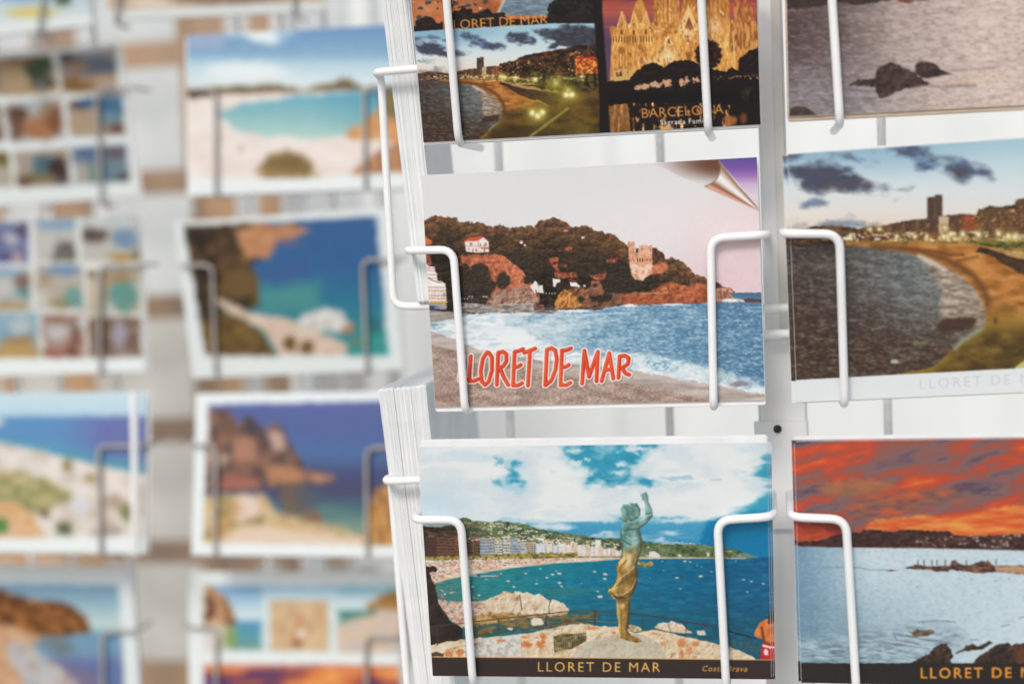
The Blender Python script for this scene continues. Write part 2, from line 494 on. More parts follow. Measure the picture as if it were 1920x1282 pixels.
        tx = X * dx + Y * dy; ty = -(-X * dy + Y * dx)
        tx = tx - slant * ty
        gx = tx / sc * k + 1 + blur + 1 - .5; gy = (ty / sc - lo[1]) * k + 1 + blur + 1 - .5
        ok = (gx >= 0) & (gx < Bp.shape[1] - 1) & (gy >= 0) & (gy < Bp.shape[0] - 1)
        xi = np.clip(gx.astype(int), 0, Bp.shape[1] - 2); yi = np.clip(gy.astype(int), 0, Bp.shape[0] - 2)
        fx, fy = gx - xi, gy - yi
        m = (Bp[yi, xi] * (1 - fx) + Bp[yi, xi + 1] * fx) * (1 - fy) + (Bp[yi + 1, xi] * (1 - fx) + Bp[yi + 1, xi + 1] * fx) * fy
        s.put(w, np.where(ok, m, 0) * a, col)

# ------------------------------------------------------------------ the printed pictures
def Q(ox, oy, k):
    return lambda *p: [(ox + a * k, oy + b * k) for a, b in zip(p[::2], p[1::2])]

def waves(base, light, dark, sx, sy, seed, amt=1.0):
    def f(x, y):
        c = base(x, y) if callable(base) else np.broadcast_to(np.array(base, float), x.shape + (3,))
        n = fbm(x / sx + .6 * fbm(x / 30, y / 12, 2, seed + 5), y / sy, 4, seed) - .5
        return c + np.clip(n, 0, 1)[..., None] * 2 * amt * (np.array(light, float) - c) + np.clip(-n, 0, 1)[..., None] * 2 * amt * (np.array(dark, float) - c)
    return f

def castle_card(A):
    A.fill(ramp([(290, (214, 216, 216)), (420, (217, 218, 218)), (560, (219, 212, 214))]))
    # faint pink on the right of the sky
    A.ell(1400, 500, 130, 120, (221, 198, 203), 110, a=.95)
    A.ell(1405, 452, 60, 10, (214, 178, 182), 24, a=.7, rot=-.15)
    A.ell(1260, 420, 160, 60, (227, 220, 219), 90, a=.6)
    # turned corner
    q = Q(1080, 280, .2341)
    A.poly([(1340, 288), (1425, 284), (1432, 400), (1352, 306)], ramp([(294, (92, 76, 150)), (316, (118, 84, 165)), (330, (156, 116, 182)), (345, (196, 172, 204)), (366, (214, 202, 214))]), 1.5)
    A.poly(q(560, 100, 1140, 60, 1160, 160, 1120, 270, 1040, 296, 880, 240, 700, 150), lambda x, y: (
        np.array([215, 215, 215.]) + smooth(1215, 1335, x + .25 * (310 - y))[..., None] * smooth(352, 312, y - .10 * (x - 1340))[..., None] * (np.array([108, 70, 54.]) - np.array([215, 215, 215.]))), 5)
    def cone(x, y):
        tx, ty = 1424, 396
        ang = np.degrees(np.arctan2(ty - y, tx - x))          # 0 = straight left
        v = np.interp(ang, [27, 29.5, 31.5, 34, 37, 41, 45, 48.5, 53, 57], range(10))
        st = np.array([(212, 160, 138), (160, 104, 82), (146, 108, 90), (196, 172, 160), (226, 222, 220), (232, 230, 228), (204, 186, 174), (160, 126, 108), (148, 112, 98), (188, 164, 160)], float)
        i = np.clip(v.astype(int), 0, 8); t = (v - i)[..., None]
        return st[i] * (1 - t) + st[i + 1] * t
    A.poly(q(1130, 70, 1156, 130, 1156, 175, 1140, 225, 1100, 266, 1040, 294, 1020, 300, 1466, 496, 1464, 470, 1300, 290), cone, 1.5)
    A.line(q(1132, 74, 1156, 130, 1154, 190, 1130, 235, 1090, 270, 1036, 295), 1.6, (112, 80, 66), 1.6, .7)
    # wooded hill
    hill = [(790, 414), (797, 413), (806, 408), (815, 405), (830, 408), (846, 407), (856, 411), (861, 418), (868, 416), (880, 418), (889, 420), (896, 416), (906, 420), (920, 425), (930, 424), (942, 422), (950, 427), (956, 430), (966, 425), (976, 425),
            (989, 423), (1000, 424), (1008, 419), (1016, 414), (1024, 413), (1030, 410), (1037, 408), (1048, 412), (1058, 414), (1066, 421), (1072, 427), (1084, 427), (1099, 422), (1108, 426), (1113, 432), (1130, 434), (1137, 438), (1150, 438),
            (1158, 446), (1169, 454), (1178, 463), (1190, 474), (1222, 470), (1232, 467), (1243, 474), (1248, 485), (1262, 484), (1270, 487), (1286, 494), (1292, 503), (1301, 513), (1320, 520), (1334, 524), (1346, 530), (1352, 534), (1360, 541), (1372, 541), (1380, 552), (1388, 565),
            (1300, 571), (1120, 579), (790, 592)]
    leaf = tex2([(36, 29, 27), (46, 37, 31), (62, 48, 37), (84, 62, 42), (112, 78, 52), (146, 98, 66)], 3.4, 15, 31, 1.1, .55)
    cr1 = crowns(19, [(33, 28, 26), (38, 34, 28), (42, 32, 27)], [(150, 104, 62), (118, 102, 54), (172, 112, 74), (98, 88, 48)], 77, .7, .75); cr2 = crowns(8, [(36, 30, 28), (44, 36, 30)], [(150, 100, 64), (116, 90, 50), (170, 112, 74)], 78, .75, .7)
    def woods(x, y):
        c = .62 * cr1(x, y) + .38 * cr2(x, y)
        top = np.interp(x, [p[0] for p in hill[:57]], [p[1] for p in hill[:57]])
        k = smooth(80, 6, y - top)[..., None]
        f = fbm(x / 4, y / 3.2, 3, 36)[..., None]
        lit = np.array([146, 92, 60.]) * (.55 + .95 * f)
        lo = smooth(20, 110, y - top)[..., None]
        return (c * (1 - .5 * k * (.2 + f)) + lit * .5 * k * (.2 + f)) * (1 - .38 * lo) * (1 - .12 * smooth(8, 40, y - top)[..., None])
    A.poly(hill, woods, 1.6, 4.2, 6, 5, oct=5)
    # crown clumps: dark hollows and warm rims along the ridge
    rng = random.Random(4)
    for i in range(0):
        x = rng.uniform(800, 1300); top = np.interp(x, [p[0] for p in hill[:57]], [p[1] for p in hill[:57]])
        y = top + rng.uniform(8, 80) * (1 if x < 1180 else .4)
        r = rng.uniform(4, 10)
        A.ell(x, y + 3.0, r, r * .55, (36, 30, 27), 3, 2, 4, i, .55)
        A.ell(x, y - 2, r * .85, r * .38, rng.choice([(142, 92, 56), (116, 84, 48), (152, 100, 70), (104, 78, 44)]), 2, 2.4, 3, i + 300, .62)
    for x, y, rx, ry in [(1060, 500, 40, 22), (1120, 500, 40, 26), (1000, 496, 26, 16), (1090, 470, 34, 10), (930, 448, 22, 10), (845, 445, 24, 18), (1145, 520, 30, 16)]:
        A.ell(x, y, rx, ry, tex([(40, 33, 30), (58, 46, 36), (82, 62, 42)], 7, 5, 4, int(x), 1.3), 10, 6, 8, int(y), .75)
    A.poly(q(150, 40, 400, 40, 400, 60, 150, 60), (0, 0, 0), 1, a=0)
    # orange banks and the left cliff
    cl = relief([(84, 50, 38), (150, 80, 54), (190, 106, 72), (212, 134, 98), (228, 172, 142)], 11, 44, 1.0, .9, -.4)
    r4 = Q(720, 280, .2341)
    A.poly(r4(620, 850, 840, 836, 950, 850, 1050, 915, 1110, 985, 1142, 1030, 1190, 1090, 1236, 1180, 1240, 1235, 820, 1236, 870, 1130, 800, 1110, 720, 1085, 690, 1000, 600, 930), cl, 1.4, 4, 8, 8)
    A.poly(r4(870, 1140, 1000, 1120, 1150, 1080, 1236, 1190, 1240, 1236, 820, 1236), relief([(78, 58, 50), (140, 108, 92), (190, 156, 138), (216, 192, 176)], 9, 45, 1.1), 2.5, 4, 6, 9, .9)
    A.poly(r4(325, 690, 380, 730, 385, 760, 325, 765), (200, 106, 64), 1.5, 2); A.poly(r4(330, 840, 370, 845, 385, 930, 330, 930), cl, 1.5, 2)
    for x, y, rx, ry in [(760, 985, 75, 80), (800, 1050, 60, 70), (950, 1050, 55, 70), (700, 1150, 130, 95), (640, 1010, 60, 90), (860, 1090, 45, 40), (1150, 1040, 40, 30), (1130, 880, 120, 60)]:
        A.ell(720 + x * .2341, 280 + y * .2341, rx * .2341, ry * .2341, crowns(7, [(36, 31, 30), (44, 37, 31)], [(92, 76, 50), (78, 66, 44)], int(x)), 3, 5, 5, int(y))
    A.poly(r4(590, 1090, 700, 1080, 830, 1130, 860, 1180, 820, 1225, 600, 1225), tex([(38, 33, 31), (56, 47, 38), (74, 60, 44)], 6, 5, 4, 48, 1.2), 1.5, 3)
    # small orange clearings right of centre
    r7 = Q(1000, 390, .1638)
    for p in [(170, 570, 270, 565, 290, 620, 190, 630), (200, 640, 270, 640, 300, 740, 270, 730), (240, 740, 480, 730, 500, 790, 420, 800, 250, 800), (830, 590, 960, 570, 965, 620, 850, 640), (650, 770, 830, 745, 835, 800, 760, 830, 660, 800), (355, 650, 390, 650, 390, 680, 355, 680), (370, 460, 450, 440, 440, 480, 380, 500)]:
        A.poly(r7(*p), tex2([(96, 58, 44), (172, 86, 56), (206, 120, 88)], 2.4, 5, p[0], 1.2), 1.6, 3, 4, p[1], .85)
    # terraces below the castle and towards the sea
    A.poly(r7(300, 980, 400, 930, 540, 900, 600, 930, 660, 900, 660, 830, 800, 840, 820, 960, 1000, 970, 1404, 960, 1404, 1110, 1000, 1110, 720, 1140, 300, 1160), relief([(58, 42, 35), (112, 74, 54), (156, 104, 74), (186, 136, 100)], 10, 52, 1.0), 1.2, 2.5, 6, 3)
    A.poly(r7(660, 840, 780, 830, 800, 960, 660, 960), tex([(120, 78, 56), (168, 116, 84)], 5, 5, 3, 3), 1.2, 1); A.ell(1116, 535, 4, 3.5, (50, 38, 34))
    A.poly(r7(250, 1080, 290, 980, 350, 930, 440, 960, 500, 1050, 560, 1110, 480, 1150, 330, 1140, 240, 1170), tex([(142, 86, 40), (196, 132, 66), (216, 160, 88)], 3, 8, 4, 53, 1.4, .5), 1.2, 3, 5, 4)
    for p in [(640, 1010, 800, 985, 910, 990, 900, 1060, 760, 1085, 650, 1050), (500, 1020, 560, 1000, 590, 1050, 540, 1080), (770, 840, 900, 800, 1100, 820, 1230, 880, 1220, 950, 1050, 975, 850, 965, 780, 900), (1220, 820, 1320, 780, 1404, 790, 1404, 950, 1300, 920), (300, 850, 390, 830, 390, 920, 320, 960), (850, 640, 1050, 600, 1130, 700, 1120, 800, 900, 800)]:
        A.poly(r7(*p), crowns(9, [(33, 29, 28), (40, 34, 30)], [(78, 62, 44), (66, 56, 40)], p[0]), 1.8, 3.4, 5, p[1])
    r5 = q
    A.poly(r5(600, 930, 720, 895, 740, 950, 680, 1000, 600, 1000), tex([(170, 96, 64), (216, 138, 98)], 5, 4, 3, 9), 1.2, 2)
    A.poly(r5(360, 1165, 560, 1150, 670, 1095, 760, 1062, 900, 1098, 960, 1070, 1040, 1080, 1140, 1110, 1186, 1160, 1220, 1110, 1256, 1130, 1300, 1200, 1296, 1222, 1100, 1226, 700, 1242, 380, 1252), relief([(88, 48, 34), (154, 80, 50), (196, 112, 70), (218, 144, 100)], 12, 61, 1.0, .8, -.3), 1.2, 2.2, 6, 4)
    A.poly(r5(1105, 1120, 1180, 1110, 1240, 1115, 1300, 1205, 1290, 1224, 1110, 1222), tex([(150, 96, 78), (206, 148, 124), (224, 180, 156)], 5, 9, 4, 62, 1.3), 1.2, 1.5)
    A.line(r5(1184, 1140, 1192, 1215), 1.5, (110, 70, 56)); A.line(r5(880, 1180, 1300, 1226), 1, (96, 60, 48), a=.4)
    A.line(r5(520, 1155, 760, 1150), 1.6, (208, 160, 130), a=.8)
    # castle
    st = tex([(196, 132, 100), (216, 156, 122), (230, 182, 150)], 8, 8, 4, 71, 1.2)
    A.poly(r5(416, 738, 428, 738, 430, 746, 440, 738, 450, 746, 458, 738, 470, 738, 472, 830, 478, 940, 430, 940), st, .9)
    A.poly(r5(470, 832, 480, 822, 498, 832, 500, 766, 512, 774, 530, 766, 548, 774, 566, 766, 586, 774, 608, 766, 610, 950, 612, 1000, 540, 1010, 480, 990, 460, 940), st, .9)
    A.poly(r5(430, 920, 612, 930, 600, 1000, 550, 1030, 540, 1055, 470, 1040, 440, 1000), tex([(206, 140, 106), (230, 190, 164), (234, 206, 188)], 6, 6, 3, 72, 1.2), 1.5, 1.5)
    A.line(r5(500, 800, 608, 800), 1.2, (186, 122, 92), a=.6); A.line(r5(476, 850, 560, 850), 1.4, (182, 118, 88), a=.7); A.line(r5(416, 766, 470, 766), 1.2, (186, 120, 90), a=.7)
    A.poly(r5(478, 795, 498, 795, 498, 826, 478, 826), (70, 48, 42), 1)
    for x in (492, 512, 532): A.line(r5(x, 875, x, 898), 1.9, (96, 58, 46))
    for x, y in ((570, 884), (594, 884), (462, 890), (530, 800), (594, 810)): A.line(r5(x, y - 7, x, y + 7), 1.5, (120, 74, 58))
    A.poly(r5(612, 790, 640, 790, 700, 835, 712, 880, 690, 890, 612, 880), tex([(56, 34, 32), (92, 54, 44), (120, 74, 56)], 5, 4, 3, 6), 1.2, 2)
    # white houses and hotel
    r = Q(790, 390, .1638)
    A.poly(r(496, 380, 650, 372, 712, 335, 770, 385, 776, 505, 640, 512, 512, 500), tex([(222, 208, 200), (236, 230, 226)], 8, 8, 2, 3), .9)
    A.poly(r(490, 382, 535, 342, 712, 326, 652, 378), (206, 84, 58), 1)
    A.line(r(712, 330, 776, 388), 1.2, (190, 96, 72)); A.line(r(652, 376, 654, 440), 1.2, (206, 110, 84))
    A.line(r(500, 438, 776, 440), 1.4, (196, 140, 118), a=.8)
    A.poly(r(668, 455, 776, 452, 776, 470, 690, 468), (190, 84, 62), 1)
    for x, y in ((560, 415), (576, 415), (680, 425), (725, 425), (740, 412), (592, 484), (630, 484), (720, 490), (545, 470)): A.line(r(x, y - 12, x, y + 10), 1.9, (118, 76, 62), a=.85)
    A.poly(r(56, 645, 75, 645, 76, 665, 155, 672, 162, 740, 180, 745, 184, 830, 230, 835, 255, 855, 278, 860, 288, 1075, 70, 1075), tex([(224, 214, 208), (238, 234, 232)], 12, 9, 2, 5), .9)
    for y, x1 in ((690, 158), (715, 160), (762, 180), (800, 184), (905, 276), (945, 278), (1000, 282), (1035, 286)): A.line(r(66, y, x1, y + 4), 1.7, (196, 128, 108), a=.8)
    for x in (90, 120, 150, 190, 225, 250): A.line(r(x, 900, x + 4, 1040), 1.2, (182, 140, 122), a=.6)
    A.line(r(80, 800, 130, 830, 190, 850, 232, 848), 1.4, (96, 64, 56), a=.9)
    A.poly(r(255, 970, 268, 970, 270, 1010, 256, 1010), (92, 86, 92), 1); A.line(r(84, 1080, 290, 1078), 3.4, (206, 160, 78))
    A.poly(r(86, 1090, 290, 1090, 292, 1160, 86, 1170), (164, 152, 150), 1); A.poly(r(82, 1122, 150, 1116, 205, 1140, 210, 1170, 84, 1190), (62, 66, 106), 1); A.line(r(150, 1140, 200, 1146), 1.4, (186, 190, 206))
    A.poly(r(1280, 850, 1300, 830, 1330, 840, 1335, 880, 1390, 885, 1398, 975, 1340, 965, 1300, 975, 1270, 930, 1240, 900, 1270, 870), (226, 220, 218), 1, 1.5)
    A.line(r(1310, 940, 1330, 1010), 2, (80, 64, 58)); A.line(r(1345, 860, 1350, 1070), 1, (170, 150, 140))
    A.poly(r7(218, 812, 310, 818, 300, 850, 270, 860, 250, 905, 225, 900), (228, 222, 220), 1, .8); A.poly(r7(418, 850, 490, 850, 535, 890, 530, 912, 480, 895, 430, 900), (232, 226, 224), 1, .8)
    A.line(r7(405, 820, 480, 836, 488, 850), 2, (186, 78, 60)); A.ell(1096, 536, 2.4, 2.2, (226, 214, 206)); A.ell(1093, 445, 3, 2, (226, 214, 206), 1, 1.5); A.ell(1060, 433, 3.4, 1.2, (226, 200, 186)); A.ell(977, 455, 2.6, 2.4, (220, 214, 212), 1, 1.5); A.ell(984, 460, 2, 2, (220, 214, 212), 1, 1)
    # promenade wall, lamps, strollers
    A.poly(r(450, 1085, 760, 1100, 850, 1098, 1280, 1096, 1404, 1110, 1404, 1200, 1000, 1190, 600, 1200, 450, 1170), tex([(120, 106, 98), (160, 150, 144), (178, 170, 164)], 10, 4, 4, 81, 1.2), 1)
    A.line(r(880, 1106, 1280, 1096), 1.4, (206, 200, 194)); A.ell(790 + 858 * .1638, 390 + 1130 * .1638, 3.6, 7, (168, 128, 96), 1, 1)
    A.poly(r(1280, 1100, 1404, 1105, 1404, 1190, 1290, 1170), tex([(96, 64, 54), (146, 104, 84)], 6, 4, 3, 5), 1, 1)
    for x in (455, 495, 530, 585, 550, 710, 730, 750): A.ell(790 + x * .1638, 390 + (1038 if x < 545 else 1015) * .1638, 1.3, 1.2, (232, 228, 224))
    A.line(r(576, 1020, 580, 1170), 1, (150, 136, 130)); A.specks([(862, 568), (912, 570), (912, 577), (862, 580)], 2, 5, .4, [(60, 48, 50), (140, 100, 90), (210, 200, 196), (90, 80, 96)], 12)
    for x in (150, 185, 215, 245): A.ell(1000 + x * .1638, 390 + 977 * .1638, 1.2, 1.1, (226, 220, 214))
    for x in (660, 690, 720): A.line(r(x, 1120, x + 20, 1180), 1, (90, 84, 84), a=.8)
    # sea
    A.poly([(1366, 549), (1445, 548), (1448, 563), (1380, 562)], ramp([(548, (70, 104, 138)), (562, (92, 130, 160))]), 1)
    seac = ramp([(800, (208, 218, 221)), (960, (168, 197, 209)), (1120, (132, 172, 192)), (1260, (106, 150, 178)), (1440, (80, 126, 162))], 1, 0)
    shore = [(803, 604), (812, 598), (850, 590), (930, 586), (1000, 588), (1080, 581), (1120, 577), (1166, 573), (1244, 570), (1321, 568), (1380, 566), (1450, 565), (1450, 746), (1436, 740), (1380, 728), (1328, 719), (1260, 706), (1180, 691), (1120, 685), (1040, 677), (960, 668), (905, 655), (872, 646), (850, 632), (806, 622)]
    A.poly(shore, waves(waves(seac, (214, 226, 230), (66, 112, 146), 16, 3.6, 91, .8), (214, 226, 230), (60, 106, 140), 5, 1.9, 95, .75), 1.2, 2, 10, 2)
    # sand first, foam over it
    A.poly([(795, 582), (838, 584), (880, 586), (860, 596), (812, 604), (795, 606)], tex([(150, 140, 134), (182, 172, 164)], 30, 4, 3, 13), 1.5, 1)
    A.poly([(795, 614), (806, 618), (850, 634), (905, 656), (960, 668), (1040, 678), (1120, 686), (1180, 692), (1260, 706), (1328, 719), (1380, 729), (1450, 742), (1450, 780), (795, 780)], tex([(164, 152, 144), (186, 174, 166), (196, 186, 178)], 60, 7, 4, 14, 1.1), 1.5, 1.5, 12, 3)
    dry = [(795, 645), (820, 649), (855, 658), (905, 672), (990, 693), (1080, 705), (1150, 716), (1216, 724), (1290, 741), (1340, 752), (1450, 764), (1450, 790), (795, 790)]
    A.poly(dry, mul(tex([(152, 130, 118), (168, 146, 133), (182, 161, 148)], 30, 9, 4, 15, 1.2), tex([(20, 20, 20), (128, 128, 128), (220, 220, 220)], 2.4, 1.8, 2, 16, 1.5), .17), 3, 2, 14, 4)
    A.line([(1190, 731), (1240, 738), (1300, 751), (1340, 760)], 4, (136, 104, 90), 4, .45); A.line([(960, 684), (1060, 700), (1170, 718)], 3, (176, 156, 144), 4, .5)
    foam = tex([(188, 206, 212), (218, 226, 228), (228, 232, 232)], 14, 4, 4, 92, 1.4)
    A.poly([(806, 620), (840, 612), (830, 603), (860, 596), (900, 590), (1000, 588), (960, 600), (930, 606), (960, 620), (1010, 636), (1050, 655), (1110, 668), (1180, 680), (1250, 694), (1320, 712), (1380, 722), (1436, 736), (1440, 741), (1380, 729), (1328, 719), (1260, 706), (1180, 692), (1120, 686), (1040, 678), (960, 669), (900, 657), (850, 634)], foam, 2.4, 4, 10, 6, .97)
    A.fuzz([(838, 606), (900, 592), (960, 592), (940, 612), (990, 626), (1030, 650), (980, 664), (900, 650), (850, 630)], foam, 7, 16, 12, 16, .97); A.fuzz([(940, 600), (1060, 588), (1120, 600), (1060, 640), (1120, 668), (1020, 660)], foam, 12, 22, 26, 17, .55)
    A.fuzz([(1120, 660), (1240, 670), (1330, 690), (1430, 726), (1436, 738), (1320, 714), (1200, 692)], foam, 9, 14, 14, 18, .9)
    A.ell(966, 634, 34, 13, (226, 230, 230), 5, 5, 8, 7, .95); A.ell(940, 620, 50, 9, (222, 228, 230), 5, 4, 9, 8, .8)
    A.fuzz([(1190, 684), (1220, 672), (1270, 676), (1290, 690), (1240, 697)], tex2([(110, 162, 182), (176, 206, 216), (222, 230, 232)], 4, 8, 7, 1.3), 5, 7, 6, 9, .9)
    A.fuzz([(1258, 704), (1276, 688), (1300, 682), (1326, 690), (1344, 706), (1320, 716)], tex2([(196, 212, 218), (224, 229, 230)], 4, 9, 3, 1.3), 6, 8, 7, 10, .97); A.fuzz([(1320, 706), (1370, 702), (1420, 716), (1440, 730), (1380, 724)], tex2([(150, 182, 196), (212, 222, 226)], 4, 8, 4, 1.4), 6, 9, 8, 11, .9); A.ell(1386, 720, 20, 5, (128, 112, 128), 4, 3, 5, 12, .7); A.ell(1425, 732, 24, 6, (222, 228, 230), 4, 3, 6, 13, .9)
    A.ell(1080, 583, 34, 2.6, (226, 232, 234), 2, 2, 5, 14, .9); A.ell(1180, 573, 14, 3, (226, 232, 234), 2, 2, 4, 15, .9); A.ell(1260, 571, 24, 1.8, (220, 228, 232), 1.5, 1.2, 4, 17, .85); A.ell(1370, 563, 18, 3, (230, 232, 234), 2, 1.5, 4, 18, .95)
    A.poly([(1394, 562), (1404, 559), (1420, 560), (1434, 562), (1434, 567), (1398, 567)], (92, 72, 74), 1, 1)
    A.ell(1022, 585, 22, 2.2, (110, 96, 98), 1.5, 2, 5, 19, .8); A.ell(1120, 579, 14, 2.4, (88, 64, 62), 1.5, 1.6, 4, 20, .8)
    A.line([(1060, 592), (1190, 586)], 2.4, (206, 222, 228), 2.5, .6)
    A.develop(101, .045, .5, 402, .03)
    # orange brush lettering with a pale rim
    ST = [[(868, 668), (863, 712), (873, 711)],
          [(882.8, 668), (880, 714.2)], [(880, 714), (889, 714), (896.5, 710.5)],
          [(913, 660.5), (905.5, 672), (901.5, 695), (903.5, 715), (909.5, 721.5), (916.5, 715), (922.5, 694), (922.5, 670), (917, 661.5), (913, 660.5)],
          [(934.2, 661), (931.6, 721)], [(934, 661.5), (943, 659), (949.5, 664), (949.5, 677), (944, 686), (936, 690)], [(938, 690), (945, 708), (953, 721.5)],
          [(965, 659.5), (962, 722.5)], [(965, 659.5), (973, 658), (980.5, 654.5)], [(963.5, 688), (970, 688), (976.5, 684)], [(962, 722), (971, 722.5), (979, 718)],
          [(983, 661), (992, 658), (1003.5, 653.5)], [(993.8, 657), (990, 722.5)],
          [(1025.5, 655.5), (1022.5, 722)], [(1025.5, 655.5), (1034, 652.5), (1041, 656.5), (1044, 672), (1042, 692), (1034, 713), (1023, 722)],
          [(1053.8, 657.5), (1051, 722)], [(1053.5, 657), (1062, 656.5), (1070.5, 653)], [(1052.5, 688), (1060, 688), (1066.5, 684)], [(1051, 721.5), (1061, 722), (1069.5, 717.5)],
          [(1091.5, 719), (1095.8, 657.5), (1104.6, 706), (1121, 659.5), (1118.5, 714.5)],
          [(1128.2, 714), (1142.5, 662), (1150, 709.5)], [(1133.5, 694), (1147, 692)],
          [(1162, 668), (1159.6, 708)], [(1162, 668), (1172, 666.5), (1179, 671.5), (1177.5, 682), (1166, 690)], [(1167, 690), (1172.5, 699.5), (1180, 702.5)]]
    w = A.win(850, 1195, 640, 735)
    x, y = A.X[w], A.Y[w]
    d = np.min([sdline(x, y, p) for p in ST], 0); d2 = np.min([sdline(x - 2.2, y - 2.2, p) for p in ST], 0); d3 = np.min([sdline(x + 1.3, y + 1.0, p) for p in ST], 0)
    A.put(w, np.clip(.5 - (d2 - 5.0) / 2.5, 0, 1) * .55, (96, 78, 70))
    A.put(w, .5 - (d - 6.0) / 1.1, (244, 240, 236))
    A.put(w, .5 - (d - 3.9) / 1.2, tex([(206, 54, 22), (222, 74, 34)], 30, 40, 2, 5))
    A.put(w, (.5 - (d3 - 1.0) / 1.2) * .5 * (d < 2.8), (240, 140, 104)); A.put(w, np.clip((d - 2.3) / 1.2, 0, 1) * (d < 3.5) * (d3 > d) * .6, (166, 50, 28))

def night_bay(A, T, full=True):
    """evening bay; T maps the layout of the larger print onto this one"""
    def P(*p): return [T(a, b) for a, b in zip(p[::2], p[1::2])]
    k = T(1, 0)[0] - T(0, 0)[0]
    q = lambda *p: P(*[v for a, b in zip(p[::2], p[1::2]) for v in (1440 + a * .2809, 250 + b * .2809)])
    q2 = lambda *p: P(*[v for a, b in zip(p[::2], p[1::2]) for v in (1440 + a * .2809, 520 + b * .2809)])
    def inv(f):
        (ax, ay), (bx, by) = T(0, 0), T(1, 1)
        return lambda x, y: f((x - ax) / (bx - ax), (y - ay) / (by - ay))
    skyc = ramp([(270, (172, 206, 218)), (310, (200, 221, 227)), (360, (220, 229, 229)), (400, (229, 225, 217)), (430, (233, 213, 191))])
    def skyf(x, y):
        c = skyc(x, y); m = smooth(1900, 1650, x)[..., None] * smooth(350, 290, y)[..., None]
        return c * (1 - .35 * m) + np.array([110, 160, 196.]) * .35 * m
    A.poly(q(-60, -60, 3200, -60, 3200, 800, -60, 800), inv(skyf), 1)
    def cloud(p, seed, dark=(74, 78, 98), lite=(120, 138, 164), a=.95):
        A.fuzz(q(*p), inv(tex([lite, dark, dark, (84, 80, 92)], 40, 14, 4, seed, 1.3)), 13 * k, 34 * k, 17 * k, seed, a)
    cloud((130, 200, 250, 205, 420, 215, 540, 250, 600, 300, 720, 330, 860, 360, 960, 375, 860, 390, 600, 395, 420, 395, 260, 370, 170, 330, 120, 280), 3)
    cloud((120, 130, 330, 140, 420, 110, 560, 160, 700, 140, 730, 190, 600, 200, 560, 170, 340, 150, 140, 180), 4, (96, 112, 140), (140, 168, 190), .75)
    cloud((820, 100, 960, 90, 1060, 120, 1100, 160, 1240, 190, 1340, 220, 1420, 210, 1500, 260, 1480, 300, 1300, 300, 1180, 280, 1080, 240, 980, 260, 960, 190), 5, (84, 98, 126), (120, 142, 172))
    cloud((200, 470, 330, 450, 420, 460, 380, 480, 250, 485), 6, (120, 130, 148)); cloud((150, 600, 330, 580, 760, 605, 740, 640, 160, 640), 7, (118, 134, 156), (150, 170, 186), .8)
    if not full:
        cloud((1490, 130, 1560, 70, 1800, 60, 1900, 120, 1890, 230, 1700, 240, 1540, 200), 8); cloud((1900, 40, 2600, -40, 3200, 0, 3200, 330, 2300, 280, 2080, 330, 2200, 200, 1960, 130), 9, (66, 66, 76), (86, 92, 106))
    # sea
    sea = ramp([(1470, (72, 58, 52)), (1580, (88, 82, 76)), (1700, (112, 122, 122)), (1800, (136, 138, 132)), (1860, (150, 132, 110))], 1, 0)
    def seaf(x, y):
        c = sea(x, y); m = smooth(520, 680, y + .15 * (1700 - x))[..., None]
        return c * (1 - m) + np.array([78, 58, 46.]) * m
    A.poly(q(-60, 735, 600, 730, 1300, 740, 1600, 1400, 1600, 1800, -60, 1800), inv(waves(waves(seaf, (178, 178, 172), (58, 46, 40), 18, 5, 21, .55), (190, 190, 184), (52, 42, 36), 6, 2.4, 29, .5)), 1)
    # far shore, town, lights
    A.poly(q(-60, 690, 160, 650, 320, 620, 420, 615, 520, 620, 620, 640, 700, 625, 800, 610, 900, 590, 1060, 570, 1060, 760, 500, 745, -60, 740), inv(tex([(62, 48, 44), (104, 72, 52), (140, 96, 62)], 14, 5, 4, 31, 1.3)), 1, 3 * k, 6 * k, 2)
    A.poly(q(700, 640, 900, 590, 1060, 570, 1200, 550, 1300, 535, 1390, 540, 1400, 515, 1480, 485, 1560, 490, 1650, 475, 1660, 445, 1720, 430, 1900, 400, 2100, 360, 2900, 300, 3200, 250, 3200, 800, 700, 750), inv(tex([(58, 42, 34), (96, 66, 44), (128, 86, 54)], 14, 9, 4, 33, 1.2)), 1, 2.5 * k, 7 * k, 3)
    def fac(x0, x1, yt, yb, wall, dark, fl, bay):
        (a, b), (c, d) = q(x0, yt, x1, yb); A.facade(a, c, b, d, wall, dark, fl, bay, 0, .75)
    fac(1062, 1112, 425, 640, (98, 74, 62), (66, 48, 42), 12, 3); fac(1112, 1165, 410, 640, (106, 80, 66), (72, 52, 44), 13, 3)
    fac(1140, 1205, 555, 660, (206, 182, 152), (150, 120, 92), 1, 1); fac(1290, 1390, 545, 650, (160, 84, 54), (96, 54, 40), 6, 7); fac(1205, 1290, 550, 650, (108, 80, 58), (70, 54, 42), 6, 5)
    fac(1400, 1650, 505, 650, (122, 90, 60), (66, 50, 38), 6, 10); fac(1650, 1760, 450, 680, (116, 84, 58), (70, 50, 38), 8, 5)
    for i in range(10): fac(760 + i * 32, 790 + i * 32, 625 - i * 6, 690, [(112, 84, 62), (134, 98, 66), (96, 72, 58)][i % 3], (64, 50, 42), 5, 2)
    for i in range(8): fac(1780 + i * 70, 1846 + i * 70, 420 - i * 14 - (i % 3) * 12, 690, [(112, 80, 52), (90, 64, 46), (130, 92, 56)][i % 3], (62, 46, 36), 7, 5)
    A.specks(q(480, 655, 760, 640, 1060, 600, 1400, 545, 1660, 490, 1900, 440, 3000, 330, 3000, 690, 480, 700), 4.2 * k, 3.4 * k, .14, [(214, 150, 84), (236, 190, 110), (186, 110, 60)], 44, a=.9)
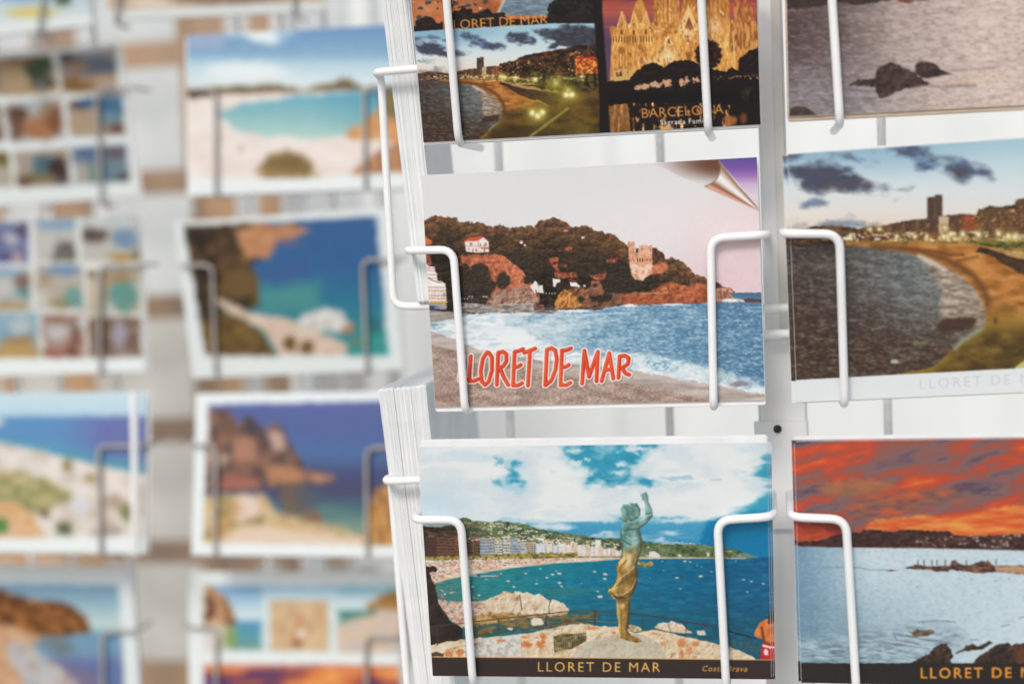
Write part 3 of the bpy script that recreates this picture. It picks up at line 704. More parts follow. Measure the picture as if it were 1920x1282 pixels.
    A.poly(q(520, 715, 900, 715, 1300, 700, 1600, 700, 2900, 760, 2900, 860, 1500, 780, 1200, 745, 520, 745), inv(tex([(150, 110, 50), (190, 150, 80), (120, 96, 44)], 16, 5, 3, 35, 1.3)), 1.5, 2 * k, 6 * k, 4)
    A.specks(q(300, 690, 480, 665, 1000, 660, 2900, 640, 2900, 740, 1400, 720, 500, 722), 6.5 * k, 5 * k, .34, [(252, 246, 220), (236, 214, 150), (216, 206, 130), (240, 232, 200), (250, 240, 210)], 45)
    A.specks(q(160, 715, 500, 700, 500, 722, 160, 725), 5 * k, 2.4 * k, .5, [(236, 214, 170), (214, 160, 100)], 46)
    A.poly(q(1280, 720, 2900, 720, 2900, 800, 1500, 760), inv(tex([(46, 48, 28), (96, 98, 46), (130, 128, 60)], 9, 6, 4, 36, 1.4)), 2, 4 * k, 6 * k, 5, .75)
    for x, y, r_ in ((680, 640, 5), (745, 640, 5), (1220, 672, 6), (1300, 672, 6), (1405, 675, 8), (1540, 670, 7), (1605, 685, 7), (1650, 690, 8), (1170, 690, 6), (1180, 630, 4), (1760, 690, 7), (1860, 680, 7), (860, 690, 5), (980, 690, 5), (1060, 690, 5), (1950, 700, 8), (2050, 690, 8)):
        (a, b), = q(x, y); A.glow(a, b, r_ * k * 1.3, (226, 200, 112), .75); A.glow(a, b, r_ * k * .55, (255, 250, 226), 1.0)
    # beach
    beach = q(520, 735, 900, 738, 1300, 735, 1500, 760, 1700, 830, 2900, 1000, 2900, 1900, 1240, 1650)
    wat = [520, 748, 760, 765, 900, 790, 1010, 820, 1110, 870, 1200, 905, 1290, 960, 1370, 1030, 1420, 1110, 1445, 1200, 1450, 1260, 1430, 1330]
    sandc = lambda x, y: (lambda m, c: c(x, y) * (1 - m) + np.array([140, 116, 46.]) * m)(smooth(540, 640, y - .12 * (x - 1850))[..., None], tex([(150, 96, 40), (190, 126, 60), (206, 146, 78)], 30, 10, 4, 51, 1.1))
    A.poly(q(*wat) + q2(1420, 300, 1380, 370, 1300, 420, 1230, 480, 1100, 600, 900, 640, 700, 660, 700, 900, 2600, 900, 2600, 0) + q(2600, 1000, 1900, 880, 1700, 830, 1500, 760, 1300, 735, 900, 738, 520, 735), inv(sandc), 1.2, 2.4 * k, 10 * k, 6)
    A.poly(q2(1500, 360, 2600, 260, 2600, 760, 1000, 760, 1150, 600, 1280, 470), inv(tex([(80, 60, 30), (104, 80, 36), (132, 106, 48)], 30, 14, 4, 52, 1.2)), 34 * k, 5 * k, 20 * k, 7, .9)
    A.line(q(700, 752, 900, 770, 1060, 800, 1180, 840, 1300, 900, 1380, 960, 1440, 1040, 1470, 1120, 1450, 1180), 13 * k, (116, 76, 40), 9 * k, .75)
    A.line(q(880, 765, 1100, 785, 1220, 812, 1300, 810), 5 * k, (120, 70, 40), 4 * k, .8); A.line(q(1260, 850, 1400, 822), 4 * k, (130, 78, 40), 4 * k, .8)
    A.poly(q(1380, 790, 1420, 755, 1500, 780, 1560, 800, 1720, 850, 2900, 1010, 2900, 1130, 1900, 1020, 1700, 945, 1560, 870, 1500, 820), inv(tex([(60, 44, 34), (92, 66, 44)], 12, 8, 3, 53)), 1.4, 2 * k)
    A.poly(q(1500, 775, 1720, 800, 2900, 950, 2900, 1008, 1720, 846, 1560, 800), inv(tex([(150, 120, 60), (196, 164, 96)], 8, 4, 3, 54, 1.3)), 1.5, 2 * k)
    # breakers
    A.poly(q(1030, 815, 1110, 870, 1200, 905, 1290, 960, 1370, 1030, 1420, 1110, 1448, 1200, 1445, 1300, 1400, 1290, 1300, 1290, 1180, 1260, 1140, 1180, 1170, 1080, 1120, 980, 1060, 900) , inv(waves((168, 150, 130), (226, 208, 186), (92, 78, 66), 14, 5, 55, 1.3)), 14 * k, 6 * k, 10 * k, 8, .85)
    A.line(q(1010, 820, 1110, 870, 1180, 910), 8 * k, (216, 206, 190), 7 * k, .8)
    A.poly(q2(1180, 280, 1280, 265, 1400, 262, 1380, 330, 1290, 360, 1160, 370, 1120, 330), (76, 54, 42), 8 * k, 5 * k, 12 * k, 9, .9)
    A.line(q2(1430, 340, 1380, 370, 1300, 420, 1250, 470), 9 * k, (150, 158, 132), 6 * k, .75)
    A.ell(*T(1440 + 845 * .2809, 520 + 560 * .2809), 8 * k, 3.5 * k, (176, 190, 160), 3 * k, 2 * k); A.line(q2(980, 450, 1060, 425), 3 * k, (132, 128, 70), 3 * k, .8); A.ell(*T(1440 + 1520 * .2809, 520 + 290 * .2809), 5 * k, 7 * k, (96, 76, 36), 5 * k, 2 * k, a=.8)

def bay_card(A):
    A.fill((120, 110, 90))
    night_bay(A, lambda x, y: (x, y))
    A.poly([(1904, 688), (1926, 672), (1990, 660), (1990, 692), (1904, 692)], (196, 196, 112), 1.4)
    A.poly([(1400, 715.5), (1492, 712.5), (1920, 690), (2260, 671), (2260, 800), (1400, 800)], (226, 231, 232), 1.4)
    A.develop(102, .03, .4, 330, .02)
    A.poly([(1400, 715.5), (1492, 712.5), (1920, 690), (2260, 671), (2260, 800), (1400, 800)], (226, 231, 232), 1.4)
    A.text('LLORET DE MAR', 1725.5, 729.5, 1895, 720, 18.5, (196, 206, 210), .004, 0, .8, 1.2, 'LLORET DE')

def city_card(A):
    A.fill((46, 36, 32))
    # upper left: crowded beach
    r1 = Q(700, 0, .2341)
    A.poly([(700, -300), (1125, -300), (1125, 34), (700, 62)], tex([(176, 104, 62), (204, 130, 82), (214, 146, 98)], 40, 20, 4, 3), 1)
    A.poly(r1(1000, 120, 1050, 0, 1120, -300, 1500, -700, 2000, -700, 2000, 140), waves((128, 148, 162), (176, 190, 198), (90, 108, 124), 14, 3, 4), 1.2)
    A.line(r1(1090, -200, 1045, 10, 1020, 60, 1000, 110), 5, (206, 206, 206), 4, .8)
    A.specks([(765, -160), (930, -160), (930, 18), (775, 26)], 6, 5, .16, [(50, 40, 40), (120, 130, 140), (220, 210, 200), (84, 50, 40)], 5)
    for x, y in ((440, 25), (378, 68), (365, 140), (660, 30), (760, 45), (900, 18)): A.ell(700 + x * .2341, y * .2341, 5.5, 3.5, (84, 88, 92), 1.2, 1.5)
    A.poly(r1(330, 210, 350, 160, 420, 130, 470, 150, 520, 190, 570, 175, 640, 100, 720, 70, 790, 80, 800, 120, 850, 100, 920, 60, 950, 110, 1050, 100, 1060, 150, 1100, 260, 330, 260), tex([(32, 26, 26), (48, 40, 34), (60, 58, 40)], 5, 4, 3, 6), 1.2, 4, 6)
    A.poly(r1(1390, 120, 1400, 40, 1470, 0, 1500, -60, 2000, -60, 2000, 150, 1400, 150), tex([(30, 27, 27), (44, 42, 36), (56, 58, 44)], 6, 5, 3, 7), 1.2, 4, 6)
    A.poly(r1(320, 215, 1000, 165, 1800, 120, 1800, 178, 1000, 215, 320, 258), (48, 38, 35), 1.2)
    # lower left: the evening bay
    w = A.win(770, 1128, 40, 285); keep = A.I.copy()
    night_bay(A, lambda x, y: (902 + (x - 1756) / 2.2, 150 + (y - 455) / 2.1), False)
    a_, b_ = Q(700, 0, .2341)(1330, 560, 1709, 360)
    A.poly(r1(1010, 520, 1150, 480, 1180, 455, 1300, 430, 1420, 405, 1520, 395, 1600, 370, 1709, 360, 1900, 360, 1900, 700, 1300, 640, 1010, 600), tex([(46, 34, 28), (76, 54, 38), (110, 74, 46)], 8, 6, 4, 8, 1.3), 1.2, 2.5, 5)
    A.specks(r1(1010, 520, 1700, 400, 1850, 400, 1850, 640, 1010, 640), 3.4, 3, .2, [(214, 150, 84), (244, 200, 120), (190, 110, 60)], 9)
    A.poly(r1(1620, 470, 1740, 455, 1820, 480, 1830, 610, 1620, 600), tex([(150, 70, 30), (216, 120, 50), (240, 170, 90)], 3, 3, 3, 10, 1.6), 1.2); A.line(r1(1630, 470, 1790, 462), 3, (206, 58, 34), 2)
    A.poly(r1(1240, 560, 1420, 540, 1480, 620, 1709, 590, 1900, 600, 1900, 760, 1500, 740, 1300, 700), tex([(32, 28, 22), (60, 52, 30), (112, 96, 50)], 5, 4, 4, 11, 1.5), 1.5, 4, 5, 3, .92)
    A.poly(r1(1040, 900, 1300, 860, 1500, 740, 1900, 700, 1900, 1130, 960, 1130), tex([(62, 46, 24), (98, 72, 30), (122, 92, 36)], 26, 12, 3, 12), 22, 3); A.poly(r1(960, 1040, 1250, 1010, 1700, 1060, 1900, 1130, 900, 1140), (70, 54, 30), 16, 3, a=.7)
    A.line(r1(1250, 1100, 1560, 870), 5, (150, 140, 70), 1.5); A.line(r1(1265, 1108, 1565, 884), 2, (80, 72, 34), 1.5)
    A.poly(r1(1330, 800, 1480, 800, 1500, 830, 1400, 850), (70, 56, 34), 1.5, 2); A.line(r1(1310, 800, 1400, 850), 2, (186, 166, 104), 1.5)
    for x, y, h in ((1320, 900, 180), (1570, 750, 130), (1462, 665, 60), (1300, 640, 50)): A.line(r1(x, y, x, y + h), 1.2, (60, 52, 30), 1)
    for x, y, r_ in ((1275, 908, 7), (1355, 902, 7), (1318, 930, 7), (1545, 760, 7), (1590, 762, 7), (1560, 720, 5), (1462, 668, 8), (1298, 640, 6), (1028, 615, 5), (1140, 625, 4), (1050, 620, 4), (1670, 615, 4)):
        a, b = 700 + x * .2341, y * .2341
        A.glow(a, b, r_ * 1.6, (214, 200, 90), .6); A.glow(a, b, r_ * .62, (255, 252, 214), 1)
    A.specks(r1(820, 650, 1300, 620, 1700, 600, 1700, 650, 1000, 660), 3, 2.6, .4, [(252, 236, 180), (226, 190, 110)], 13)
    for x, y, r_ in ((1010, 214, 34), (1066, 184, 30), (1042, 160, 22), (1090, 250, 30)): A.glow(x, y, r_, (176, 160, 58), .5)
    for x, y, r_ in ((998, 212, 5), (1017, 211, 5), (1008, 218, 5), (1062, 178, 5), (1072, 178, 5)): A.glow(x, y, r_, (255, 252, 210), .95)
    m = np.ones(A.X[w].shape) * (A.Y[w] < 59.5 - (A.X[w] - 775) * .058)
    A.I[w] = A.I[w] * (1 - m[..., None]) + keep[w] * m[..., None]
    A.develop(103, .045, .35, -999, .02)
    A.text('L', 831.5, 57, 841.5, 56.4, 17.5, (226, 160, 84), -.006); A.text('LORET DE MAR', 851.5, 55.8, 1027.5, 45, 17.5, (226, 160, 84), -.006)
    # right: floodlit gothic church by a pond
    A.poly([(1100, -320), (1440, -320), (1440, 320), (1140, 320), (1125, 60), (1123, -100)], ramp([(-220, (70, 66, 110)), (-60, (120, 80, 100)), (0, (166, 84, 76)), (20, (196, 104, 82)), (45, (140, 84, 100)), (80, (104, 76, 104)), (160, (120, 86, 108))]), 1.5)
    A.specks([(1125, -60), (1440, -60), (1440, 60), (1125, 60)], 60, 5, .4, [(196, 96, 76), (120, 74, 96), (206, 120, 90)], 14, 3, .6)
    r2 = Q(1080, 0, .2341)
    def stone(seed):
        return lambda x, y: (lambda a, b: np.array([160, 88, 30.]) * (1 - a) + np.array([248, 196, 112.]) * a - b * np.array([60, 56, 44.]))(
            np.clip(.30 + .45 * fbm(x / 26, y / 40, 2, seed) + .85 * (fbm(x / 2.4, y / 10, 3, seed + 3) - .5) + .20 * smooth(-40, 100, y), 0, 1)[..., None], (np.abs(np.sin(y * .9 + 2 * fbm(x / 5, y / 5, 2, seed))) < .22)[..., None] * .35)
    # towers
    for x0, x1, top, s_ in ((620, 730, -700, 1), (740, 830, -560, 2), (840, 980, -300, 3), (985, 1100, -560, 4), (1100, 1230, -700, 5), (380, 640, -80, 6)):
        mx = (x0 + x1) / 2
        A.poly(r2(x0, 560, x0, 100, x0 + (x1 - x0) * .16, top + 300, mx, top, x1 - (x1 - x0) * .16, top + 300, x1, 100, x1, 560), stone(s_), 1, .8)
        for j in range(3): A.line(r2(x0 + (x1 - x0) * (.25 + .25 * j), 300, x0 + (x1 - x0) * (.3 + .2 * j), top + 330), 1.5, (140, 88, 40), 1.5, .55)
    A.poly(r2(610, 560, 610, 180, 1250, 160, 1330, 230, 1440, 200, 1600, 190, 1600, 600, 610, 620), stone(8), 1.2)
    for x0, top in ((1290, -40), (1355, 0), (1400, 60), (1310, 60)): A.poly(r2(x0 - 32, 240, x0 - 22, top + 80, x0, top - 30, x0 + 22, top + 80, x0 + 36, 240), tex([(150, 88, 46), (196, 128, 70), (220, 156, 96)], 3, 9, 3, x0), 1)
    A.poly(r2(1230, 190, 1440, 170, 1470, 380, 1230, 420), tex([(150, 92, 44), (200, 138, 74), (226, 172, 104)], 3, 14, 3, 18, 1.3), 1.5)
    A.poly(r2(270, 660, 285, 330, 270, 230, 290, 205, 320, 220, 335, 190, 370, 80, 405, 190, 430, 200, 465, 60, 500, 190, 520, 190, 560, 75, 600, 190, 620, 240, 640, 560, 430, 640), stone(9), 1, 1)
    for x in (365, 462, 560):
        A.ell(1080 + x * .2341, 260 * .2341, 2, 5, (120, 66, 34), 1.2, a=.85); A.ell(1080 + x * .2341, 200 * .2341, 1.4, 2.2, (150, 86, 44), 1.2, a=.8)
        A.line(r2(x - 35, 230, x, 95, x + 35, 230), 1.4, (250, 226, 170), 1.2, .8)
    for x in list(range(300, 620, 22)): A.line(r2(x, 295, x, 335), 1.8, (120, 70, 34), 1, .85)
    for x in (345, 368, 390): A.line(r2(x, 400, x + 2, 550), 1.6, (158, 104, 50), 1.2, .8)
    A.ell(1080 + 365 * .2341, 405 * .2341, 7, 7, (176, 120, 60), 2, a=.7)
    A.poly(r2(820, 240, 900, 40, 985, 240, 950, 250, 905, 130, 860, 250), (240, 200, 136), 1.2); A.poly(r2(866, 235, 905, 140, 945, 235), (140, 78, 40), 1.2)
    A.poly(r2(700, 360, 740, 280, 780, 360), (246, 214, 154), 1.2); A.poly(r2(722, 355, 740, 310, 760, 355), (130, 76, 40), 1.2); A.glow(1253, 108, 16, (255, 244, 206), .7); A.glow(1290, 62, 14, (255, 240, 200), .5); A.glow(1340, 50, 14, (255, 238, 200), .6)
    for x, y, h in ((500, 280, 240), (1262, 250, 190), (1270, 400, 180)): A.line(r2(x, y, x, y + h), 1.5, (236, 208, 160), 1)
    A.poly(r2(300, 570, 460, 555, 450, 640, 300, 655), (216, 176, 112), 1, 1); A.poly(r2(320, 580, 370, 578, 370, 612, 322, 615), (110, 72, 44), 1)
    for x in (520, 560, 600, 640): A.poly(r2(x, 540, x + 30, 450, x + 60, 540), (236, 196, 130), 1.2, 1); 
    A.specks(r2(285, 330, 620, 320, 620, 560, 285, 640), 5, 9, .22, [(140, 88, 42), (166, 108, 54), (250, 226, 170)], 61, a=.6)
    A.specks(r2(620, -200, 1240, -200, 1240, 480, 620, 540), 4.2, 8, .26, [(130, 80, 38), (156, 100, 50), (252, 232, 180), (248, 220, 160)], 62, a=.65)
    A.specks(r2(270, 190, 620, 190, 620, 250, 270, 250), 4, 4, .3, [(130, 80, 40), (252, 232, 180)], 63, a=.7)
    dark = crowns(12, [(30, 23, 22), (36, 27, 25)], [(60, 41, 33), (50, 36, 30)], 19)
    A.poly(r2(430, 640, 480, 570, 560, 515, 640, 500, 700, 545, 760, 500, 840, 480, 930, 485, 1000, 530, 1120, 560, 1200, 580, 1240, 540, 1300, 560, 1310, 470, 1380, 410, 1480, 375, 1600, 370, 1600, 1000, 190, 860, 200, 660), dark, 1.2, 3, 5)
    A.ell(1080 + 1060 * .2341, 440 * .2341, 25, 27, tex([(44, 26, 22), (84, 46, 30)], 4, 4, 3, 20), 2, 5, 4)
    A.poly(r2(190, 660, 300, 670, 430, 660, 520, 720, 800, 740, 1000, 690, 1600, 600, 1600, 1080, 190, 1100), (36, 28, 26), 2, 2)
    for x, y, a_, b_ in ((545, 690, 10, 5), (640, 680, 12, 6), (730, 665, 8, 7), (850, 665, 5, 6), (885, 645, 5, 7), (960, 640, 8, 5), (500, 700, 8, 3)): A.ell(1080 + x * .2341, y * .2341, a_, b_, (214, 170, 134), 2, 5, 4, x)
    A.specks(r2(1080, 610, 1480, 600, 1480, 635, 1080, 640), 4, 3, .35, [(190, 140, 100), (120, 80, 60), (216, 180, 150)], 22)
    A.poly(r2(200, 750, 1600, 740, 1600, 830, 220, 850), (28, 22, 22), 4)
    def pond(x, y):
        v = fbm(x / 4, y / 40, 3, 23)[..., None]; return np.array([58, 38, 28.]) + np.clip(v - .45, 0, 1) * 2.4 * np.array([200, 140, 70.])
    A.poly(r2(240, 850, 420, 830, 450, 1050, 250, 1075), mul(lambda x, y: pond(x, y) * .45 + np.array([206, 150, 78.]) * .6, grain(4, 4), .3), 3, 4, 6)
    A.poly(r2(420, 830, 900, 820, 1230, 840, 1230, 1060, 440, 1070), lambda x, y: np.array([44, 32, 28.]) + np.clip(fbm(x / 6, y / 14, 3, 25) - .57, 0, 1)[..., None] * 5 * np.array([190, 140, 80.]), 3, 2)
    A.ell(1080 + 720 * .2341, 1025 * .2341, 12, 6, (226, 170, 100), 4, 4); A.ell(1080 + 1240 * .2341, 970 * .2341, 11, 9, (186, 120, 66), 8, 4, a=.9); A.ell(1080 + 1340 * .2341, 950 * .2341, 7, 9, (150, 92, 56), 8, 3, a=.8)
    for i in range(9):
        a = i * .42 - .4; A.line(r2(1385, 740, 1385 + 70 * math.cos(a + 1.6), 735 - 60 * math.sin(a + 1.6) + 25), 2.2, (66, 66, 44), 1.5, .8)
    A.line([(1119, -260), (1121, 20), (1128, 120), (1137, 262)], 16, (36, 30, 29), 4)
    A.text('BARCELO', 1204, 221.5, 1316, 215.6, 17.5, (226, 160, 78), -.003); A.text('NA', 1325, 215.1, 1357, 213.4, 17.5, (226, 160, 78), -.003)
    A.text('Sagrada Família', 1238, 234.5, 1334, 230.5, 9.6, (236, 230, 224), .018)

def dusk_card(A):
    A.fill(ramp([(1480, (104, 84, 80)), (1600, (134, 118, 114)), (1700, (178, 158, 148)), (1900, (206, 184, 166)), (2150, (190, 168, 152))], 1, 0))
    q = Q(1440, 0, .25)
    def f(x, y):
        base = ramp([(1480, (78, 60, 58)), (1580, (108, 92, 90)), (1680, (176, 160, 152)), (1850, (214, 196, 184)), (2150, (200, 182, 170))], 1, 0)(x, y)
        low = smooth(60, 190, y)[..., None] * smooth(1750, 1560, x)[..., None]
        return base * (1 - .6 * low) + np.array([160, 160, 168.]) * .6 * low
    A.fill(waves(f, (226, 216, 208), (92, 70, 66), 20, 5, 3, .5))
    A.fill(lambda x, y: A.I * .5 + .5 * waves(f, (230, 222, 220), (84, 68, 68), 8, 2.2, 4, .95)(x, y))
    A.poly([(1470, -300), (2200, -300), (2200, -20), (1470, 0)], ramp([(-300, (120, 96, 110)), (-150, (206, 150, 120)), (-20, (190, 150, 130))]), 20)
    A.poly(q(100, -60, 560, -60, 980, 0, 900, 10, 660, 40, 560, 20, 300, 60, 100, 70), tex([(48, 38, 38), (70, 54, 52)], 12, 5, 3, 5), 2, 3)
    A.ell(1700, 2, 16, 4, (120, 66, 56), 2, 2); A.ell(1730, -1, 12, 3, (120, 66, 56), 2, 2); A.line(q(140, 85, 500, 70, 760, 40), 1.6, (140, 130, 132), 2, .7)
    rock = relief([(40, 30, 30), (60, 46, 44), (88, 70, 64), (112, 92, 84)], 11, 6, .9)
    A.poly(q(600, 640, 680, 600, 800, 590, 820, 520, 860, 490, 930, 465, 1000, 500, 1100, 545, 1150, 590, 1220, 635, 1060, 660, 960, 690, 930, 720, 840, 745, 800, 660, 740, 650), rock, 1.4, 3, 6)
    A.poly(q(1095, 550, 1110, 480, 1150, 462, 1220, 468, 1260, 490, 1290, 520, 1380, 555, 1300, 570, 1180, 590), rock, 1.4, 2, 6, 3)
    A.poly(q(160, 880, 170, 820, 210, 795, 270, 800, 330, 830, 370, 870, 370, 900), rock, 1.4, 2, 6, 4)
    for p, c, a in (((560, 680, 800, 690), (110, 92, 98), .6), ((1100, 640, 1300, 655, 1560, 640), (132, 106, 112), .7), ((1380, 610, 1800, 600), (222, 186, 158), .7), ((1380, 530, 1700, 515), (140, 118, 120), .6), ((820, 750, 960, 720, 1140, 700), (186, 180, 184), .6), ((1180, 600, 1340, 600), (214, 190, 180), .6), ((1400, 560, 1900, 575), (216, 188, 168), .5)): A.line(q(*p), 3, c, 4, a)
    A.develop(104, .03, .5, -999, .02)
    A.poly([(1400, 222.5), (1479, 219), (1920, 199), (2250, 185), (2250, 300), (1400, 300)], (196, 172, 138), 1)

def sunset_card(A):
    q = Q(1460, 800, .2692)
    c1 = ramp([(820, (120, 84, 92)), (900, (166, 84, 66)), (960, (206, 92, 52)), (1000, (226, 120, 56)), (1030, (214, 110, 60))])
    def skyf(x, y):
        wx = 30 * (fbm(x / 50, y / 30, 3, 2) - .5)
        n = fbm((x + wx) / 130, (y + .20 * x) / 25, 4, 3); n2 = fbm((x - wx) / 34, (y + .26 * x) / 11, 3, 9)
        v = n * .62 + n2 * .26 + smooth(1480, 1980, x) * .10 + smooth(880, 1010, y) * .10 - .03
        st = np.array([(84, 68, 88), (104, 84, 96), (132, 102, 102), (152, 90, 80), (190, 78, 54), (210, 86, 46), (220, 120, 60), (230, 164, 88)], float)
        t = np.clip((v - .25) / .56, 0, .999) * 7; i = t.astype(int); f = (t - i)[..., None]
        return st[i] * (1 - f) + st[i + 1] * f
    A.fill(skyf)
    A.poly(q(230, 430, 420, 375, 640, 370, 820, 400, 760, 440, 560, 480, 380, 470), tex([(196, 116, 70), (150, 104, 76)], 30, 8, 3, 4), 12, 5, 12, a=.85)
    A.poly(q(450, 560, 620, 480, 860, 440, 1200, 430, 1300, 500, 1000, 560, 800, 640, 520, 650), tex([(112, 86, 84), (140, 96, 82), (186, 96, 66)], 26, 7, 4, 5, 1.2), 14, 6, 14, 2, .8)
    A.poly(q(640, 660, 1000, 610, 1300, 640, 1400, 580, 1709, 545, 2400, 540, 2400, 760, 1200, 760, 1180, 720, 600, 720), tex([(214, 90, 44), (222, 126, 58), (230, 160, 82)], 40, 8, 4, 6, 1.1), 9, 4, 12, 3, .85)
    A.poly(q(120, 600, 420, 660, 460, 700, 400, 760, 120, 800), tex([(166, 66, 46), (196, 82, 48), (150, 62, 50)], 30, 9, 3, 7), 8, 4, 10, 4, .9)
    A.poly(q(100, 800, 240, 795, 340, 775, 430, 740, 560, 735, 590, 712, 700, 716, 760, 735, 840, 718, 940, 715, 1060, 722, 1190, 728, 1230, 755, 1400, 760, 1709, 740, 2950, 720, 2950, 880, 1709, 870, 900, 840, 330, 838, 100, 828), tex([(54, 38, 36), (68, 48, 44), (88, 60, 52)], 9, 4, 4, 8, 1.1), 1.2, 2.5, 6)
    A.specks(q(960, 770, 1250, 755, 1709, 740, 2950, 725, 2950, 850, 1709, 845, 940, 830), 7, 6, .5, [(176, 156, 146), (140, 106, 94), (110, 74, 64), (200, 186, 176)], 9, a=.75)
    A.poly(q(900, 836, 1709, 860, 2950, 872, 2950, 900, 1709, 878, 900, 844), (150, 90, 66), 1.5)
    r = Q(1460, 1000, .2396)
    def seaf(x, y):
        v = smooth(1480, 1640, x)[..., None]
        c = np.array([112, 150, 174.]) * (1 - v) + np.array([192, 211, 218.]) * v
        d = smooth(1050, 1200, y)[..., None] * smooth(1900, 1500, x)[..., None]
        e = smooth(1880, 2000, x)[..., None]
        return c * (1 - .6 * d) + np.array([104, 138, 156.]) * .6 * d + e * 8
    A.poly(r(100, 98, 400, 106, 1200, 116, 3200, 160, 3200, 1020, 100, 1020), waves(seaf, (214, 228, 232), (92, 122, 140), 6, 2.6, 11, .28), 1.2)
    A.poly(r(100, 820, 560, 800, 1000, 700, 1400, 740, 1500, 860, 1050, 1000, 100, 1015), waves((146, 172, 184), (210, 224, 228), (84, 96, 104), 18, 4, 12, 1.2), 30, 3, a=.75)
    br = tex([(70, 46, 44), (104, 70, 60), (140, 104, 84)], 8, 4, 4, 13, 1.2)
    A.poly(r(970, 272, 1040, 255, 1070, 238, 1100, 246, 1160, 252, 1340, 252, 1350, 212, 1380, 208, 1410, 236, 1480, 248, 1560, 225, 1590, 212, 1640, 218, 1690, 250, 1920, 250, 3100, 262, 3100, 330, 1920, 318, 1740, 300, 1560, 308, 1480, 298, 1340, 280, 1330, 298, 1240, 298, 1200, 282, 1040, 278), br, 1.2, 1.6, 5)
    A.poly(r(1680, 258, 1920, 252, 3100, 264, 3100, 325, 1920, 314, 1700, 292), (186, 148, 112), 4, 2)
    for x in (1090, 1137, 1200, 1238, 1304, 1468, 1636, 1700): A.line(r(x, 208, x, 246), 1.8, (92, 62, 58), 1.2)
    A.line(r(340, 262, 440, 264, 520, 262, 640, 266, 720, 284, 850, 284), 1.6, (120, 130, 140), 1.5, .8); A.poly(r(840, 286, 880, 278, 930, 288, 880, 294), (124, 80, 76), 1.2, 1)
    for x, y in ((1410, 350), (1510, 358), (1698, 370), (1804, 352), (1086, 416)): A.ell(1460 + x * .2396, 1000 + y * .2396, 2, 1.3, (140, 150, 150), 1.5)
    A.poly(r(1020, 770, 1090, 750, 1170, 745, 1220, 770, 1160, 805, 1060, 800), tex([(90, 70, 58), (140, 120, 100)], 6, 3, 3, 3), 2, 3)
    A.poly(r(1180, 680, 1300, 680, 1440, 740, 1300, 780, 1230, 775, 1190, 720), (168, 184, 200), 9, 4, a=.5)
    for p in ((900, 770, 920, 830, 1100, 860), (1100, 690, 1250, 680, 1380, 690), (940, 790, 1160, 830, 1340, 850), (740, 840, 960, 870, 1180, 900), (1740, 724, 1800, 712), (1880, 660, 1920, 650), (1500, 830, 1560, 826), (700, 900, 900, 930)): A.line(r(*p), 1.8, (104, 100, 104), 2, .7)
    for i in range(26):
        rg = random.Random(i); x = rg.uniform(160, 1300); y = rg.uniform(860, 1000); A.line(r(x, y, x + rg.uniform(40, 110), y + rg.uniform(-6, 14)), 1.6, rg.choice([(84, 96, 104), (210, 222, 226)]), 2, .55)
    rk = relief([(36, 29, 28), (52, 42, 37), (82, 62, 50), (112, 86, 66)], 9, 14, .9)
    A.poly(r(1020, 1020, 1080, 985, 1170, 940, 1220, 890, 1270, 860, 1310, 862, 1340, 905, 1366, 950, 1340, 1020), rk, 1.2, 3, 6)
    A.poly(r(1380, 935, 1440, 900, 1470, 870, 1520, 866, 1560, 880, 1640, 842, 1680, 846, 1600, 900, 1500, 915), rk, 1.2, 2.5, 5)
    A.poly(r(1520, 1020, 1560, 960, 1640, 910, 1700, 870, 1780, 855, 1820, 870, 1920, 850, 2300, 800, 3200, 760, 3200, 1020), rk, 1.2, 3, 6); A.poly(r(1840, 900, 2000, 870, 2100, 1020, 1860, 1010), (112, 66, 44), 10, 3, a=.8)
    A.develop(105, .025, .5, 1005, .02)
    A.poly(r(0, 1008, 600, 1012, 1040, 1010, 2900, 1016, 2900, 1400, 0, 1400), (48, 43, 40), 1.4, 1)
    A.text('LLORET DE MAR', 1726.5, 1270.6, 1897, 1269.6, 20, (228, 152, 52), .022, 0, 1, 1, 'LLORET DE')

